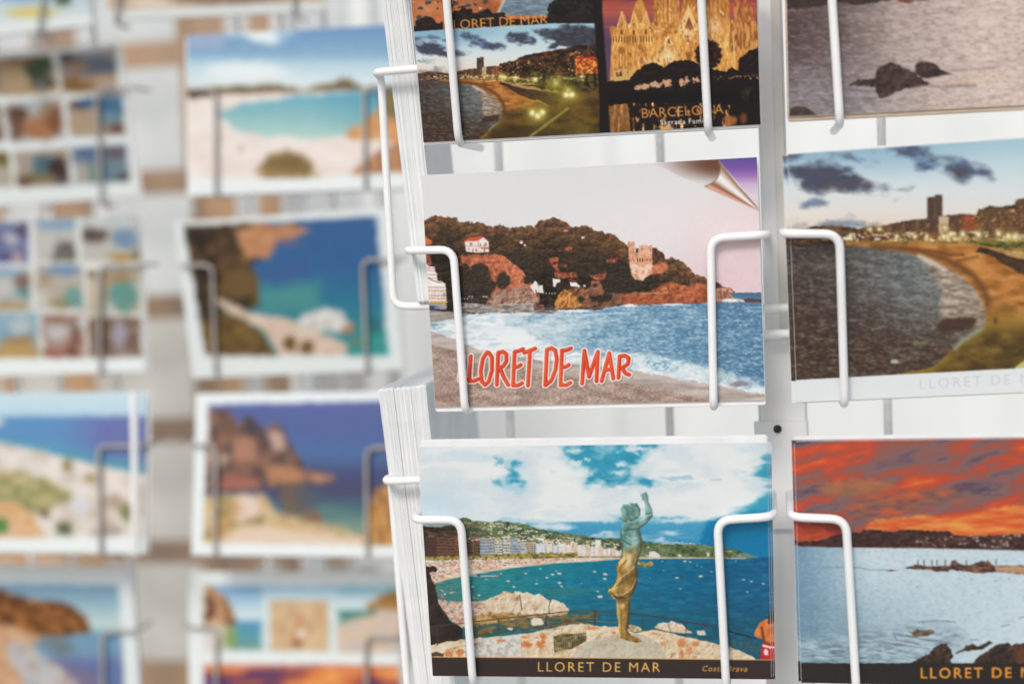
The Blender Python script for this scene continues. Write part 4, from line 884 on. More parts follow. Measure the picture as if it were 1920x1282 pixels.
def statue_card(A):
    r2, r3 = Q(700, 800, .2458), Q(1080, 800, .2458)
    r4, r5 = Q(740, 1040, .1979), Q(1100, 1040, .1979)
    white = tex([(212, 222, 226), (224, 230, 230), (228, 232, 231)], 60, 26, 4, 3, 1.3)
    A.fill(white)
    blue = lambda seed: mul(ramp([(830, (52, 158, 186)), (900, (48, 152, 184)), (950, (64, 158, 190))]), grain(20, seed), .12)
    # soft grey blue modelling inside the cloud bank
    A.fill(lambda x, y: A.I * (1 - .55 * smooth(.50, .72, fbm(x / 75, y / 26, 5, 51))[..., None]) + np.array([196, 214, 222.]) * .55 * smooth(.50, .72, fbm(x / 75, y / 26, 5, 51))[..., None])
    # left haze
    A.ell(800, 945, 90, 26, (190, 212, 222), 40, 5, a=.8); A.ell(850, 975, 110, 10, (204, 220, 228), 14, 4, a=.8); A.ell(860, 850, 30, 5, (196, 218, 226), 8, 4, a=.6)
    A.poly(r2(980, 250, 1040, 240, 1110, 225, 1140, 245, 1148, 290, 1105, 325, 1120, 370, 1190, 420, 1170, 450, 1140, 496, 1060, 474, 930, 420, 950, 385, 1040, 370, 1060, 330, 1020, 300), blue(3), 1, a=0); A.drift([r2(1010, 270, 1040, 235, 1100, 235, 1135, 270, 1100, 325, 1120, 370, 1180, 425, 1140, 485, 1040, 455, 955, 415, 1040, 370), r3(-120, 110, 640, 106, 600, 170, 520, 250, 430, 300, 430, 370, 640, 395, 700, 425, 560, 448, 300, 452, 80, 445, 70, 340, -20, 310, -90, 210)], (168, 207, 220), 24, 1.0, 26, 13, 5, .9, .12, .72); A.drift([r2(1010, 270, 1040, 235, 1100, 235, 1135, 270, 1100, 325, 1120, 370, 1180, 425, 1140, 485, 1040, 455, 955, 415, 1040, 370), r3(-120, 110, 640, 106, 600, 170, 520, 250, 430, 300, 430, 370, 640, 395, 700, 425, 560, 448, 300, 452, 80, 445, 70, 340, -20, 310, -90, 210)], blue(3), 16, 1.25, 22, 11, 5, 1, .42, 1.08)
    A.poly(r3(-120, 130, 640, 126, 590, 180, 520, 240, 430, 300, 440, 370, 640, 390, 690, 420, 620, 450, 380, 465, 200, 455, 60, 455, 70, 340, -20, 320, -60, 290, -120, 200), blue(4), 1, a=0); A.drift([r2(930, 230, 1000, 225, 990, 300, 940, 300), r2(900, 400, 960, 390, 980, 450, 920, 440)], blue(4), 12, 1.2, 14, 8, 15, .6)
    for x, y, a_, b_ in ((420, 165, 60, 18), (460, 205, 22, 14), (90, 250, 22, 12), (310, 195, 10, 8), (345, 285, 45, 20), (330, 345, 60, 18), (100, 345, 40, 10), (500, 170, 70, 14), (-10, 180, 60, 18), (0, 280, 45, 26), (350, 460, 40, 18), (160, 455, 50, 16)): A.ell(1080 + x * .2458, 800 + y * .2458, a_ * .2458, b_ * .2458, (222, 230, 231), 6, 5, 6, int(x), .8)
    A.poly(r3(640, 385, 880, 370, 900, 400, 700, 410), (150, 196, 212), 4, 3, a=.7); A.line(r3(1030, 405, 1100, 402), 3, (150, 190, 206), 3, .6); A.line(r3(770, 455, 850, 440), 2.5, (180, 206, 216), 3, .7)
    A.poly(r3(1240, 350, 1300, 330, 1380, 300, 1400, 230, 1446, 190, 1470, 180, 1470, 470, 1350, 400), blue(5), 1, a=0); A.drift([r3(1250, 350, 1330, 335, 1390, 300, 1400, 220, 1446, 180, 1520, 160, 1520, 480, 1370, 400)], blue(5), 16, 1.3, 40, 8, 6, .95, .35, 1.1); A.line(r3(1300, 380, 1460, 400), 4, (214, 226, 230), 5, .8); A.line(r3(1350, 440, 1460, 430), 3, (200, 220, 226), 4, .7); A.line(r3(1330, 300, 1440, 270), 4, (212, 224, 228), 4, .7)
    A.drift([r3(1150, 660, 1280, 610, 1360, 545, 1350, 520, 1490, 480, 1520, 480, 1520, 780, 1000, 790, 1080, 700)], ramp([(930, (66, 164, 190)), (970, (30, 144, 182))]), 18, 1.2, 44, 10, 7, 1, .3, 1.05)
    # lower sky
    A.poly(r2(960, 680, 1100, 690, 1400, 705, 1709, 700) + r3(100, 690, 330, 640, 700, 640, 1000, 680, 1480, 650, 1480, 1010, 0, 1000) + r2(1200, 900, 900, 720), ramp([(960, (92, 176, 206)), (985, (66, 158, 194)), (1010, (60, 148, 190)), (1040, (50, 140, 186))]), 1, a=0); A.drift([r2(980, 690, 1100, 695, 1400, 715, 1709, 710) + r3(100, 705, 330, 660, 700, 655, 1000, 695, 1520, 650, 1520, 1010, 0, 1010) + r2(1200, 960, 900, 750)], ramp([(960, (104, 182, 208)), (985, (70, 160, 196)), (1010, (60, 148, 190)), (1040, (50, 140, 186))]), 15, 1.1, 60, 9, 8, 1, .3, 1.0)
    A.poly(r3(1000, 720, 1100, 690, 1480, 650, 1480, 1010, 900, 1010), ramp([(960, (24, 138, 178)), (1000, (10, 124, 170)), (1045, (14, 126, 172))]), 12, 3)
    for x, y, a_, b_ in ((80, 685, 90, 20), (230, 700, 90, 30), (640, 660, 220, 26), (760, 715, 150, 18), (730, 812, 70, 16), (900, 700, 120, 14), (640, 860, 40, 12), (230, 810, 60, 14), (120, 835, 50, 12), (270, 840, 60, 10)): A.ell(1080 + x * .2458, 800 + y * .2458, a_ * .2458, b_ * .2458, (216, 226, 230), 7, 5, 9, int(x + y), .8)
    for x, y, a_, b_ in ((1360, 760, 150, 26), (1600, 680, 60, 22), (1450, 765, 60, 18), (1130, 715, 120, 14), (820, 700, 160, 18)): A.ell(700 + x * .2458, 800 + y * .2458, a_ * .2458, b_ * .2458, (216, 226, 230), 7, 5, 9, int(x + y), .8)
    # hills
    green = tex2([(60, 70, 48), (84, 104, 66), (106, 128, 84), (128, 138, 98)], 2.8, 14, 11, 1.1, .5)
    A.poly(r2(370, 760, 480, 765, 600, 750, 655, 705, 690, 690, 720, 698, 760, 718, 830, 716, 880, 728, 960, 710, 1040, 728, 1150, 742, 1250, 772, 1400, 800, 1500, 812, 1600, 828, 1709, 845) + r3(60, 825, 100, 842, 330, 856, 500, 875, 700, 890, 900, 895, 1050, 910, 1200, 932, 1300, 962, 1392, 992, 1300, 1006, 0, 1010) + r2(1200, 1000, 370, 1000), green, 1.2, 2, 6)
    A.poly(r2(370, 755, 480, 765, 640, 755, 650, 1010, 370, 1010), tex([(52, 40, 36), (76, 58, 46), (100, 82, 62)], 8, 4, 4, 12, 1.2), 1.5, 1)
    A.specks(r2(680, 730, 960, 725, 1300, 800, 1700, 870, 1700, 900, 1100, 860, 690, 850), 5.5, 3.2, .40, [(222, 216, 204), (214, 196, 176), (190, 176, 156), (232, 228, 220)], 13)
    A.specks(r2(400, 780, 640, 770, 640, 850, 400, 850), 6, 3, .3, [(150, 120, 96), (120, 90, 70)], 14, a=.8)
    A.poly(r2(660, 745, 780, 725, 860, 790, 900, 830, 800, 850, 690, 850), tex([(62, 64, 50), (92, 92, 66)], 6, 4, 3, 15), 4, 3, a=.6)
    A.specks(r3(-300, 850, 330, 880, 330, 970, -300, 990), 5, 6, .5, [(230, 228, 224), (222, 206, 190), (206, 190, 170)], 16)
    A.specks(r3(490, 890, 1000, 910, 1200, 950, 1280, 990, 490, 990), 8, 5, .3, [(206, 184, 150), (224, 210, 190), (176, 150, 110), (80, 104, 66)], 17)
    A.poly(r3(560, 950, 600, 945, 640, 975, 640, 992, 550, 990), (222, 214, 204), 1.2, 1); A.specks(r3(640, 870, 900, 880, 1000, 900, 640, 895), 6, 2.4, .6, [(220, 222, 222)], 18)
    A.poly(r3(1240, 960, 1392, 992, 1300, 1006, 1200, 1000), (112, 150, 150), 4, 1, a=.6)
    # waterfront blocks
    rg = random.Random(8)
    x = 372
    while x < 1560:
        wd = rg.uniform(34, 78); t = (x - 372) / 1190
        yt = 848 + rg.uniform(-14, 16) + (30 if x > 1150 else 0) + max(0, (x - 1300) * .12); yb = 1008 - max(0, (x - 700)) * .03
        if x < 480: wall, dk = (96, 66, 54), (56, 42, 38)
        elif x < 640: wall, dk = rg.choice([((146, 94, 72), (70, 50, 46)), ((206, 190, 180), (66, 54, 52)), ((120, 84, 66), (60, 46, 42))])
        elif x < 790: wall, dk = rg.choice([((190, 120, 86), (84, 58, 50)), ((120, 86, 66), (60, 48, 44)), ((206, 200, 192), (110, 84, 76))])
        elif x < 1180: wall, dk = rg.choice([((176, 186, 190), (86, 84, 84)), ((206, 206, 200), (96, 92, 90)), ((190, 180, 160), (110, 92, 70)), ((160, 176, 186), (100, 100, 104))])
        else: wall, dk = rg.choice([((228, 226, 224), (186, 176, 168)), ((230, 224, 214), (200, 176, 140)), ((214, 220, 224), (180, 190, 200))])
        A.facade(700 + x * .2458, 700 + (x + wd) * .2458, 800 + yt * .2458, 800 + yb * .2458, wall, dk, 7, max(2, int(wd / 14)), 0, .9)
        x += wd + rg.uniform(0, 6)
    A.specks(r2(640, 845, 1200, 835, 1560, 880, 1560, 900, 640, 875), 5, 3, .45, [(206, 120, 80), (232, 228, 222), (220, 190, 140)], 19)
    A.poly(r2(1230, 850, 1300, 846, 1300, 870), (220, 226, 230), 1)
    A.facade(1080 + 145 * .2458, 1080 + 188 * .2458, 800 + 862 * .2458, 800 + 985 * .2458, (232, 232, 230), (200, 196, 190), 8, 3)
    for i in range(12): xx = -20 + i * 32; A.facade(1080 + xx * .2458, 1080 + (xx + 30) * .2458, 800 + (880 + i * 4.5 + (i * 37 % 22)) * .2458, 800 + 986 * .2458, (230, 226, 222) if i % 3 else (222, 200, 176), (190, 168, 150), 5, 2, 0, .7)
    A.poly(r2(380, 985, 640, 985, 1100, 965, 1560, 955, 1560, 1000, 1000, 1010, 380, 1020), tex([(92, 92, 48), (150, 142, 66), (190, 160, 80)], 6, 4, 3, 21, 1.4), 1.5, 3, 4, 5, .75)
    A.specks(r2(380, 1000, 1709, 985, 1709, 1010, 380, 1025), 3, 3, .4, [(70, 60, 56), (220, 220, 220), (120, 110, 100)], 22)
    # beach
    A.poly(r2(380, 1030, 640, 1020, 1100, 1005, 1709, 995) + r3(350, 990, 1290, 998, 1300, 1006, 1000, 1003, 350, 1008, 0, 1034) + r2(1380, 1040, 1050, 1078, 720, 1132, 560, 1165, 470, 1195, 400, 1220), tex([(206, 176, 150), (220, 196, 172), (228, 212, 194)], 14, 5, 3, 23), 1.2, .8)
    A.specks(r2(390, 1035, 640, 1025, 1100, 1008, 1600, 1000, 1600, 1012, 1050, 1055, 720, 1110, 560, 1140, 460, 1180), 2.8, 2.4, .55, [(150, 96, 84), (206, 206, 210), (196, 120, 90), (120, 120, 140), (232, 226, 220), (176, 140, 126), (226, 216, 200)], 24)
    A.specks(r2(400, 1100, 560, 1120, 520, 1200, 430, 1230), 3.2, 3, .55, [(206, 120, 84), (220, 150, 116), (150, 80, 60), (226, 206, 190)], 25)
    # sea
    def seaf(x, y):
        a = ramp([(790, (96, 140, 122)), (880, (48, 138, 138)), (1000, (24, 132, 146)), (1120, (14, 122, 152)), (1300, (10, 106, 146)), (1450, (18, 96, 142))], 1, 0)(x, y)
        d = smooth(1090, 1190, y)[..., None]; return a * (1 - .6 * d) + np.array([34, 88, 104.]) * .6 * d
    A.poly(r2(400, 1220, 470, 1192, 560, 1165, 720, 1131, 1050, 1077, 1380, 1040, 1709, 1022) + r3(0, 1034, 350, 1008, 1000, 1003, 1290, 1006, 1400, 992, 1480, 992) + [(1460, 1260), (780, 1260)], waves(seaf, (60, 150, 166), (20, 78, 100), 16, 3, 26, .55), 1.2)
    A.line(r2(720, 1131, 800, 1136, 940, 1136), 2.2, (196, 186, 196), 1.2); A.ell(932, 1079, 3, 1.8, (206, 110, 96)); A.ell(898, 1078.5, 2.4, 1.6, (60, 62, 66))
    for x, y, a_ in ((740, 298, 3), (1130, 302, 3.4), (1240, 175, 3), (1495, 182, 3.6), (1560, 175, 4.4), (1560, 262, 4), (1582, 295, 3), (1075, 245, 3.4), (1345, 270, 3), (1440, 212, 2.8), (1380, 130, 2.4), (1530, 150, 2), (1770, 268, 2), (1890, 155, 2.4), (1345, 240, 1.6), (870, 230, 2), (1010, 175, 2)): A.ell(740 + x * .1979, 1040 + y * .1979, a_, a_ * .48, (206, 204, 190), 1.2, 1, 3, x, .9)
    for x, y, a_ in ((75, 160, 3.4), (175, 180, 4.4), (172, 224, 3.8), (105, 342, 3), (125, 393, 5.4), (855, 216, 4), (1080, 200, 4), (888, 318, 2.4), (1184, 160, 2.4), (1302, 202, 2.4), (1488, 234, 3), (1560, 250, 2.6), (1674, 272, 3), (1524, 348, 2.4), (718, 60, 1.8), (930, 58, 3), (980, 66, 2.4), (1048, 100, 1.6), (1086, 112, 1.6), (600, 218, 1.4), (1412, 60, 1.4), (728, 146, 1.4), (480, 240, 1.6)): A.ell(1100 + x * .1979, 1040 + y * .1979, a_, a_ * .5, (208, 200, 182), 1.2, 1, 3, x, .9)
    A.ell(1060, 1108, 46, 5, (60, 120, 116), 5, 2, a=.7)
    # bathers and rock
    A.poly(r4(380, 420, 560, 440, 880, 430, 900, 620, 640, 690, 560, 650), tex([(176, 150, 120), (206, 186, 166), (216, 200, 186)], 8, 4, 3, 27, 1.2), 3, 3, 6)
    A.specks(r4(390, 420, 600, 430, 860, 480, 860, 540, 640, 640, 560, 640, 430, 520), 3, 2.8, .55, [(206, 120, 86), (226, 160, 126), (160, 80, 60), (230, 220, 214), (120, 130, 170)], 28)
    A.specks(r4(390, 300, 860, 360, 860, 430, 420, 430), 5, 4, .22, [(206, 150, 116), (226, 206, 186), (190, 100, 70)], 29)
    rock = relief([(140, 106, 74), (206, 182, 150), (226, 213, 192), (233, 227, 216)], 13, 31, .95, 1.1, 0, .10)
    A.poly(r4(690, 590, 860, 520, 872, 430, 905, 400, 990, 372, 1040, 338, 1090, 350, 1120, 372, 1150, 345, 1260, 358, 1310, 372, 1370, 368, 1450, 420, 1478, 452, 1490, 410, 1560, 430, 1620, 480, 1662, 520, 1600, 572, 1470, 590, 1100, 640, 700, 690), rock, 1.2, 3, 7)
    A.poly(r4(690, 600, 900, 540, 1100, 545, 1300, 560, 1500, 570, 1620, 560, 1560, 595, 1300, 640, 1000, 680, 700, 740), tex([(128, 92, 44), (176, 140, 80), (206, 170, 110)], 8, 5, 4, 32, 1.2), 5, 4, 7, 3, .9)
    A.line(r4(1185, 380, 1195, 450, 1205, 520), 1.6, (90, 66, 50), 1.5); A.line(r4(1470, 440, 1462, 500, 1466, 560), 1.4, (90, 66, 50), 1.5); A.line(r4(1095, 350, 1130, 372, 1128, 440), 1.4, (160, 120, 84), 1.5, .7); A.line(r4(930, 470, 945, 520), 1.4, (180, 140, 100), 1.5, .7)
    A.poly(r4(700, 680, 1200, 610, 1640, 560, 1920, 545, 1920, 640, 1300, 710, 700, 780), tex([(104, 82, 44), (150, 116, 58), (60, 92, 90), (60, 92, 90)], 26, 7, 4, 33, 1.3), 3, 3, 6, 3, .85)
    A.poly(r4(1290, 610, 1320, 590, 1400, 600, 1410, 650, 1330, 670, 1290, 650), (222, 210, 192), 1.5, 2); A.ell(957, 1178, 6, 2.4, (216, 204, 186), 1.5, 1.2)
    # shadowed bank on the left
    A.poly(r4(250, -220, 285, -200, 292, 60, 300, 110, 360, 100, 410, 130, 400, 165, 330, 165, 350, 230, 385, 290, 390, 350, 415, 420, 420, 470, 470, 540, 520, 620, 600, 660, 640, 690, 650, 810, 320, 850), tex([(42, 34, 32), (54, 43, 39), (66, 52, 46)], 14, 10, 3, 34), 1.2, 2.5, 5)
    # ledge and fence
    led = relief([(172, 138, 98), (212, 190, 154), (226, 212, 188), (232, 226, 213)], 11, 35, .9, .85, 0, .12)
    A.poly(r4(310, 860, 480, 820, 640, 800, 1000, 765, 1300, 735, 1500, 690, 1700, 652, 1820, 650, 1920, 668) + r5(0, 662, 300, 680, 420, 700, 520, 722, 660, 705, 780, 735, 1000, 790, 1200, 830, 1320, 862, 1450, 900, 1590, 970, 1600, 1000) + [(1420, 1245), (790, 1245)], led, 1.2, 2)
    A.poly(r4(640, 815, 860, 800, 1200, 750, 1200, 960, 640, 970), tex([(176, 174, 166), (204, 204, 198), (216, 218, 214)], 5, 5, 4, 36, 1.2), 4, 4, 7, a=.9)
    for x, y, a_, b_ in ((1250, 845, 50, 32), (1385, 845, 45, 36), (1410, 770, 30, 28), (1240, 775, 40, 12), (510, 935, 40, 30), (620, 920, 40, 36), (1010, 812, 34, 12), (760, 845, 46, 12), (1860, 690, 60, 14), (1340, 780, 20, 10)): A.ell(740 + x * .1979, 1040 + y * .1979, a_ * .1979, b_ * .1979, tex([(200, 116, 60), (216, 146, 90)], 4, 4, 2, int(x)), 2, 3, 4, int(x), .9)
    for x, y, a_, b_ in ((900, 835, 45, 45), (1030, 840, 36, 30), (970, 900, 30, 34), (895, 940, 22, 40), (720, 845, 24, 20), (640, 745, 44, 12), (260, 735, 24, 14), (40, 690, 40, 12), (1015, 965, 16, 16), (720, 785, 24, 10)): A.ell(1100 + x * .1979, 1040 + y * .1979, a_ * .1979, b_ * .1979, tex([(206, 130, 76), (220, 160, 108)], 4, 4, 2, int(x)), 2, 2.5, 4, int(x), .85)
    A.line(r4(1205, 960, 1200, 800), 1, (170, 150, 120), 1.2, .7); A.line(r4(480, 900, 640, 860), 1.4, (150, 120, 90), 1.5, .6); A.poly(r4(340, 930, 400, 915, 465, 930, 465, 962, 340, 962), (86, 68, 54), 1.5, 2)
    A.poly(r4(1505, 770, 1600, 740, 1720, 745, 1815, 725, 1815, 810, 1700, 880, 1515, 925), tex([(96, 84, 52), (140, 122, 80), (176, 160, 116)], 6, 5, 3, 37, 1.3), 1.2, 1)
    for i in range(15): x = 1515 + i * 21; A.line(r4(x, 768 - i * 2.6, x + 4, 920 - i * 7), .9, (70, 62, 40), 1, .7)
    for y in (790, 820, 850): A.line(r4(1508, y, 1812, y - 50), .9, (80, 70, 46), 1, .6)
    A.poly(r5(-160, 960, 0, 830, 130, 780, 300, 750, 420, 740, 560, 760, 660, 820, 720, 890, 756, 1000, -260, 1000), relief([(140, 130, 106), (184, 175, 150), (205, 198, 178), (216, 211, 196)], 12, 38, .6, .85, 0, .12), 1.5, 3, 7)
    A.poly(r5(640, 690, 680, 650, 720, 635, 780, 640, 800, 618, 850, 640, 900, 655, 940, 690, 1000, 740, 940, 740, 800, 735), rock, 1.2, 2); A.poly(r5(1045, 715, 1110, 712, 1135, 745, 1130, 760, 1050, 755), (206, 200, 186), 1.2, 1); A.line(r5(770, 650, 800, 735), 1.2, (110, 84, 66), 1.2, .8)
    rail = (72, 62, 54)
    A.line(r4(330, 678, 640, 645, 980, 605, 1300, 570, 1640, 535, 1800, 520, 1920, 527) + r5(60, 530, 280, 545), 1.9, (86, 72, 58), 1); A.line(r5(400, 556, 640, 580, 1000, 640, 1220, 680), 2.2, rail, 1); A.line(r5(1310, 715, 1440, 745, 1600, 790), 2.2, (44, 42, 46), 1)
    A.line(r4(330, 822, 720, 770, 1000, 735, 1300, 690, 1640, 632, 1920, 618), 1.1, rail, 1, .9); A.line(r5(0, 620, 280, 640), 1.1, (150, 140, 110), 1, .8); A.line(r5(520, 690, 660, 710, 940, 750, 1220, 800), 1.1, rail, 1, .8)
    for x, y0, y1 in ((405, 685, 855), (985, 605, 765), (1125, 690, 730), (1435, 560, 690), (1900, 530, 655)): A.line(r4(x, y0, x, y1), 1.6, rail, 1)
    for x, y0, y1 in ((75, 535, 665), (530, 575, 715), (940, 640, 775)): A.line(r5(x, y0, x, y1), 1.6, rail, 1)
    for i in range(24): x = 1350 + (i * 53 % 300); A.line(r5(x, 900 - (i % 5) * 5 + (x - 1350) * .15, x + (i % 7 - 3) * 8, 800 + (x - 1350) * .1), .9, (110, 100, 60), 1, .7)
    # bronze figure of a woman waving
    b = Q(1100, 900, .2496)
    verd = tex([(78, 118, 110), (108, 148, 138), (134, 170, 160)], 9, 11, 3, 41, 1.0); gold = tex([(122, 94, 44), (156, 122, 62), (184, 152, 90)], 8, 14, 3, 42, 1.0)
    A.line(b(258, 400, 270, 350, 390, 340, 412, 440, 404, 520, 380, 590, 366, 640, 378, 700, 372, 770, 352, 840, 322, 905, 262, 912, 206, 892, 162, 838, 166, 815, 188, 812, 218, 770, 236, 730, 226, 660, 242, 615, 268, 580, 272, 500, 258, 450, 258, 400), 2.4, (92, 100, 76), 1.2)
    A.poly(b(380, 610, 420, 612, 450, 625, 480, 605, 500, 622, 496, 640, 440, 655, 410, 640, 376, 630), tex([(132, 104, 44), (196, 164, 86)], 3, 3, 3, 43, 1.5), 1)
    A.round(b(222, 885, 320, 880, 318, 1000, 306, 1120, 330, 1160, 408, 1195, 412, 1212, 370, 1218, 300, 1200, 244, 1180, 240, 1120, 228, 1010), gold, 5)
    A.poly(b(310, 1090, 330, 1080, 400, 1100, 418, 1125, 380, 1148, 330, 1130), tex([(150, 140, 96), (206, 196, 160)], 5, 4, 2, 4), 1); A.line(b(322, 1128, 370, 1145, 415, 1132), 1.4, (84, 80, 56), 1.2)
    A.round(b(258, 400, 276, 350, 390, 350, 412, 440, 404, 520, 380, 590, 366, 640, 378, 700, 372, 770, 352, 840, 322, 905, 262, 912, 206, 892, 162, 838, 166, 815, 188, 812, 218, 770, 236, 730, 226, 660, 242, 615, 268, 580, 272, 500, 258, 450), lambda x, y: (lambda m: verd(x, y) * (1 - m) + gold(x, y) * m)(smooth(1018, 1048, y + (x - 1165) * .15)[..., None]), 9, .5)
    A.poly(b(300, 540, 345, 560, 335, 620, 300, 660, 286, 620), (222, 206, 156), 9, a=.85); A.poly(b(330, 470, 395, 450, 380, 480, 340, 505), (166, 192, 178), 4, a=.7)
    for p, c in (((240, 740, 300, 700, 370, 640), (206, 176, 110)), ((226, 790, 300, 740, 374, 690), (84, 84, 56)), ((200, 855, 270, 858, 340, 810, 374, 730), (210, 170, 110)), ((205, 872, 270, 878, 330, 840), (84, 72, 44)), ((345, 650, 392, 540, 408, 450), (150, 178, 150)), ((176, 830, 200, 860, 240, 870), (196, 166, 100)), ((240, 690, 262, 640, 300, 600), (120, 88, 40)), ((262, 440, 300, 470, 330, 480), (60, 92, 84)), ((250, 780, 230, 830, 240, 860), (110, 120, 84))): A.line(b(*p), 2.2, c, 1.6, .9)
    for p, c, w_ in (((410, 440, 404, 520, 380, 590, 368, 640, 378, 700, 372, 770, 352, 840), (64, 62, 44), 3.4), ((318, 920, 316, 1000, 306, 1110), (86, 60, 26), 3.6), ((262, 410, 272, 500, 262, 580), (58, 92, 84), 3), ((300, 420, 330, 440, 380, 430), (170, 200, 186), 3), ((236, 940, 240, 1010, 250, 1110), (214, 184, 116), 3), ((240, 640, 236, 720, 224, 780), (196, 160, 92), 3), ((180, 842, 230, 884, 290, 886, 340, 850), (60, 50, 32), 3)): A.line(b(*p), w_, c, 3, .7)
    A.line(b(250, 940, 262, 1000, 262, 1100, 256, 1160), 1.4, (120, 84, 34), 2, .7); A.ell(1100 + 268 * .2496, 900 + 945 * .2496, 5, 5, (220, 196, 136), 5, a=.8)
    A.round(b(276, 385, 262, 350, 280, 310, 400, 300, 450, 268, 494, 248, 496, 270, 455, 320, 385, 370), verd, 5); A.line(b(290, 372, 380, 366, 450, 318), 1.8, (52, 84, 78), 2, .7); A.line(b(300, 320, 400, 312, 460, 275), 1.6, (150, 184, 172), 2, .7)
    A.round(b(436, 262, 440, 200, 430, 155, 408, 145, 404, 105, 425, 95, 446, 82, 462, 120, 465, 160, 490, 215, 496, 250), verd, 5); A.line(b(418, 100, 424, 135), 1, (60, 96, 90), 1, .7)
    A.round(b(258, 300, 240, 285, 262, 275, 256, 210, 275, 178, 318, 178, 322, 162, 345, 172, 378, 170, 404, 215, 402, 260, 378, 290, 330, 310, 280, 315), verd, 5)
    for p in ((290, 200, 310, 240, 300, 262), (340, 190, 345, 225, 362, 240), (340, 250, 355, 268), (262, 290, 250, 280), (310, 190, 330, 215), (370, 185, 392, 225)): A.line(b(*p), 1.5, (60, 92, 90), 1.5, .6)
    A.poly(b(300, 300, 320, 295, 330, 315, 310, 320), (176, 196, 180), 3, a=.7)
    # bather at the right edge
    A.poly(r5(1740, 470, 1790, 420, 1800, 600, 1730, 640, 1722, 600), (58, 40, 38), 1.2)
    A.poly(r5(1700, 605, 1790, 590, 1790, 860, 1668, 850, 1670, 800, 1590, 765, 1586, 735, 1640, 640), tex([(176, 84, 34), (214, 116, 52), (226, 140, 76)], 10, 16, 3, 44), 1.2); A.line(r5(1660, 690, 1680, 820, 1750, 850), 5, (84, 44, 30), 4, .75); A.line(r5(1730, 610, 1725, 640), 4, (56, 36, 34), 2)
    A.poly(r5(1655, 850, 1700, 830, 1800, 850, 1800, 990, 1645, 985), (196, 40, 48), 1.2); A.poly(r5(1665, 845, 1765, 870, 1760, 890, 1662, 865), (226, 220, 216), 1.2); A.ell(1100 + 1700 * .1979, 1040 + 920 * .1979, 4.4, 6, (232, 214, 214), 1.2, 2, 2)
    A.develop(106, .04, .4, 960, .02)
    # title band
    A.poly([(780, 1230.8), (1100, 1233), (1470, 1237), (1470, 1300), (780, 1300)], (60, 48, 45), 1)
    A.line([(780, 1230.6), (1100, 1232.6), (1470, 1236.6)], 1.5, (226, 172, 92), 1)
    A.text('LLORET DE MAR', 1008.5, 1258.2, 1237.5, 1259.2, 17.6, (232, 186, 88), .004)
    A.text('Costa Brava', 1315.5, 1257.4, 1400.5, 1258.2, 10.6, (206, 160, 78), .016, .28)

# ------- prints on the second stand (large soft areas; the camera never resolves more)
WHITE = (222, 229, 229)
def lagoon_card(A):
    q = Q(320, 0, .3121)
    A.fill(ramp([(60, (118, 158, 194)), (100, (128, 168, 196)), (120, (176, 204, 216)), (160, (212, 224, 224))]))
    A.poly(q(0, 120, 820, 120, 700, 240, 600, 270, 500, 250, 420, 210, 0, 215), (222, 230, 230), 14, 4, 20); A.poly(q(100, 200, 330, 200, 320, 290, 100, 300), (150, 172, 200), 12, 3, 20)
    A.ell(460, 135, 80, 18, (220, 228, 228), 16, 5, 20); A.poly(q(640, 200, 1400, 140, 1400, 330, 700, 330), ramp([(55, (100, 146, 190)), (105, (136, 178, 202))]), 30, 6, 30, a=.8)
    A.poly(q(100, 540, 260, 525, 620, 505, 780, 540, 900, 510, 1070, 470, 1160, 520, 1170, 580, 100, 620), tex([(104, 88, 54), (134, 108, 72)], 20, 6, 3, 3), 5, 4); A.poly(q(100, 545, 230, 540, 240, 590, 100, 600), (104, 66, 46), 5)
    A.poly(q(90, 600, 300, 570, 1170, 540, 1500, 540, 1500, 1200, 90, 1200), tex([(222, 210, 202), (228, 222, 216)], 40, 20, 3, 4), 4)
    A.poly(q(290, 690, 420, 630, 700, 580, 1100, 555, 1300, 545, 1500, 560, 1500, 760, 1100, 800, 860, 835, 600, 825, 400, 790), lambda x, y: ramp([(170, (96, 168, 190)), (215, (136, 184, 190)), (255, (172, 204, 196))])(x, y) - smooth(560, 720, x)[..., None] * np.array([26, 14, 8.]), 8, 5, 20)
    A.poly(q(1040, 790, 1160, 740, 1240, 660, 1400, 650, 1400, 860, 1060, 830), tex([(196, 140, 84), (214, 166, 112)], 12, 10, 3, 5), 5, 5, 9)
    A.poly(q(1240, 560, 1400, 520, 1400, 720, 1270, 700), (128, 112, 62), 6, 3); A.poly(q(1070, 1050, 1180, 960, 1300, 880, 1420, 840, 1420, 1060), tex([(150, 100, 66), (196, 146, 104)], 12, 14, 3, 6), 6, 5, 9)
    A.ell(538, 316, 48, 32, tex([(112, 88, 36), (146, 118, 56)], 8, 14, 3, 7), 8, 5, 8); A.poly(q(510, 1000, 900, 1040, 900, 1070, 510, 1070), (170, 140, 84), 8, 2, a=.6); A.ell(452, 279, 5, 7, (196, 170, 152), 6)
    A.poly([(330, 335), (560, 334), (780, 322), (780, 400), (330, 400)], WHITE, 2)
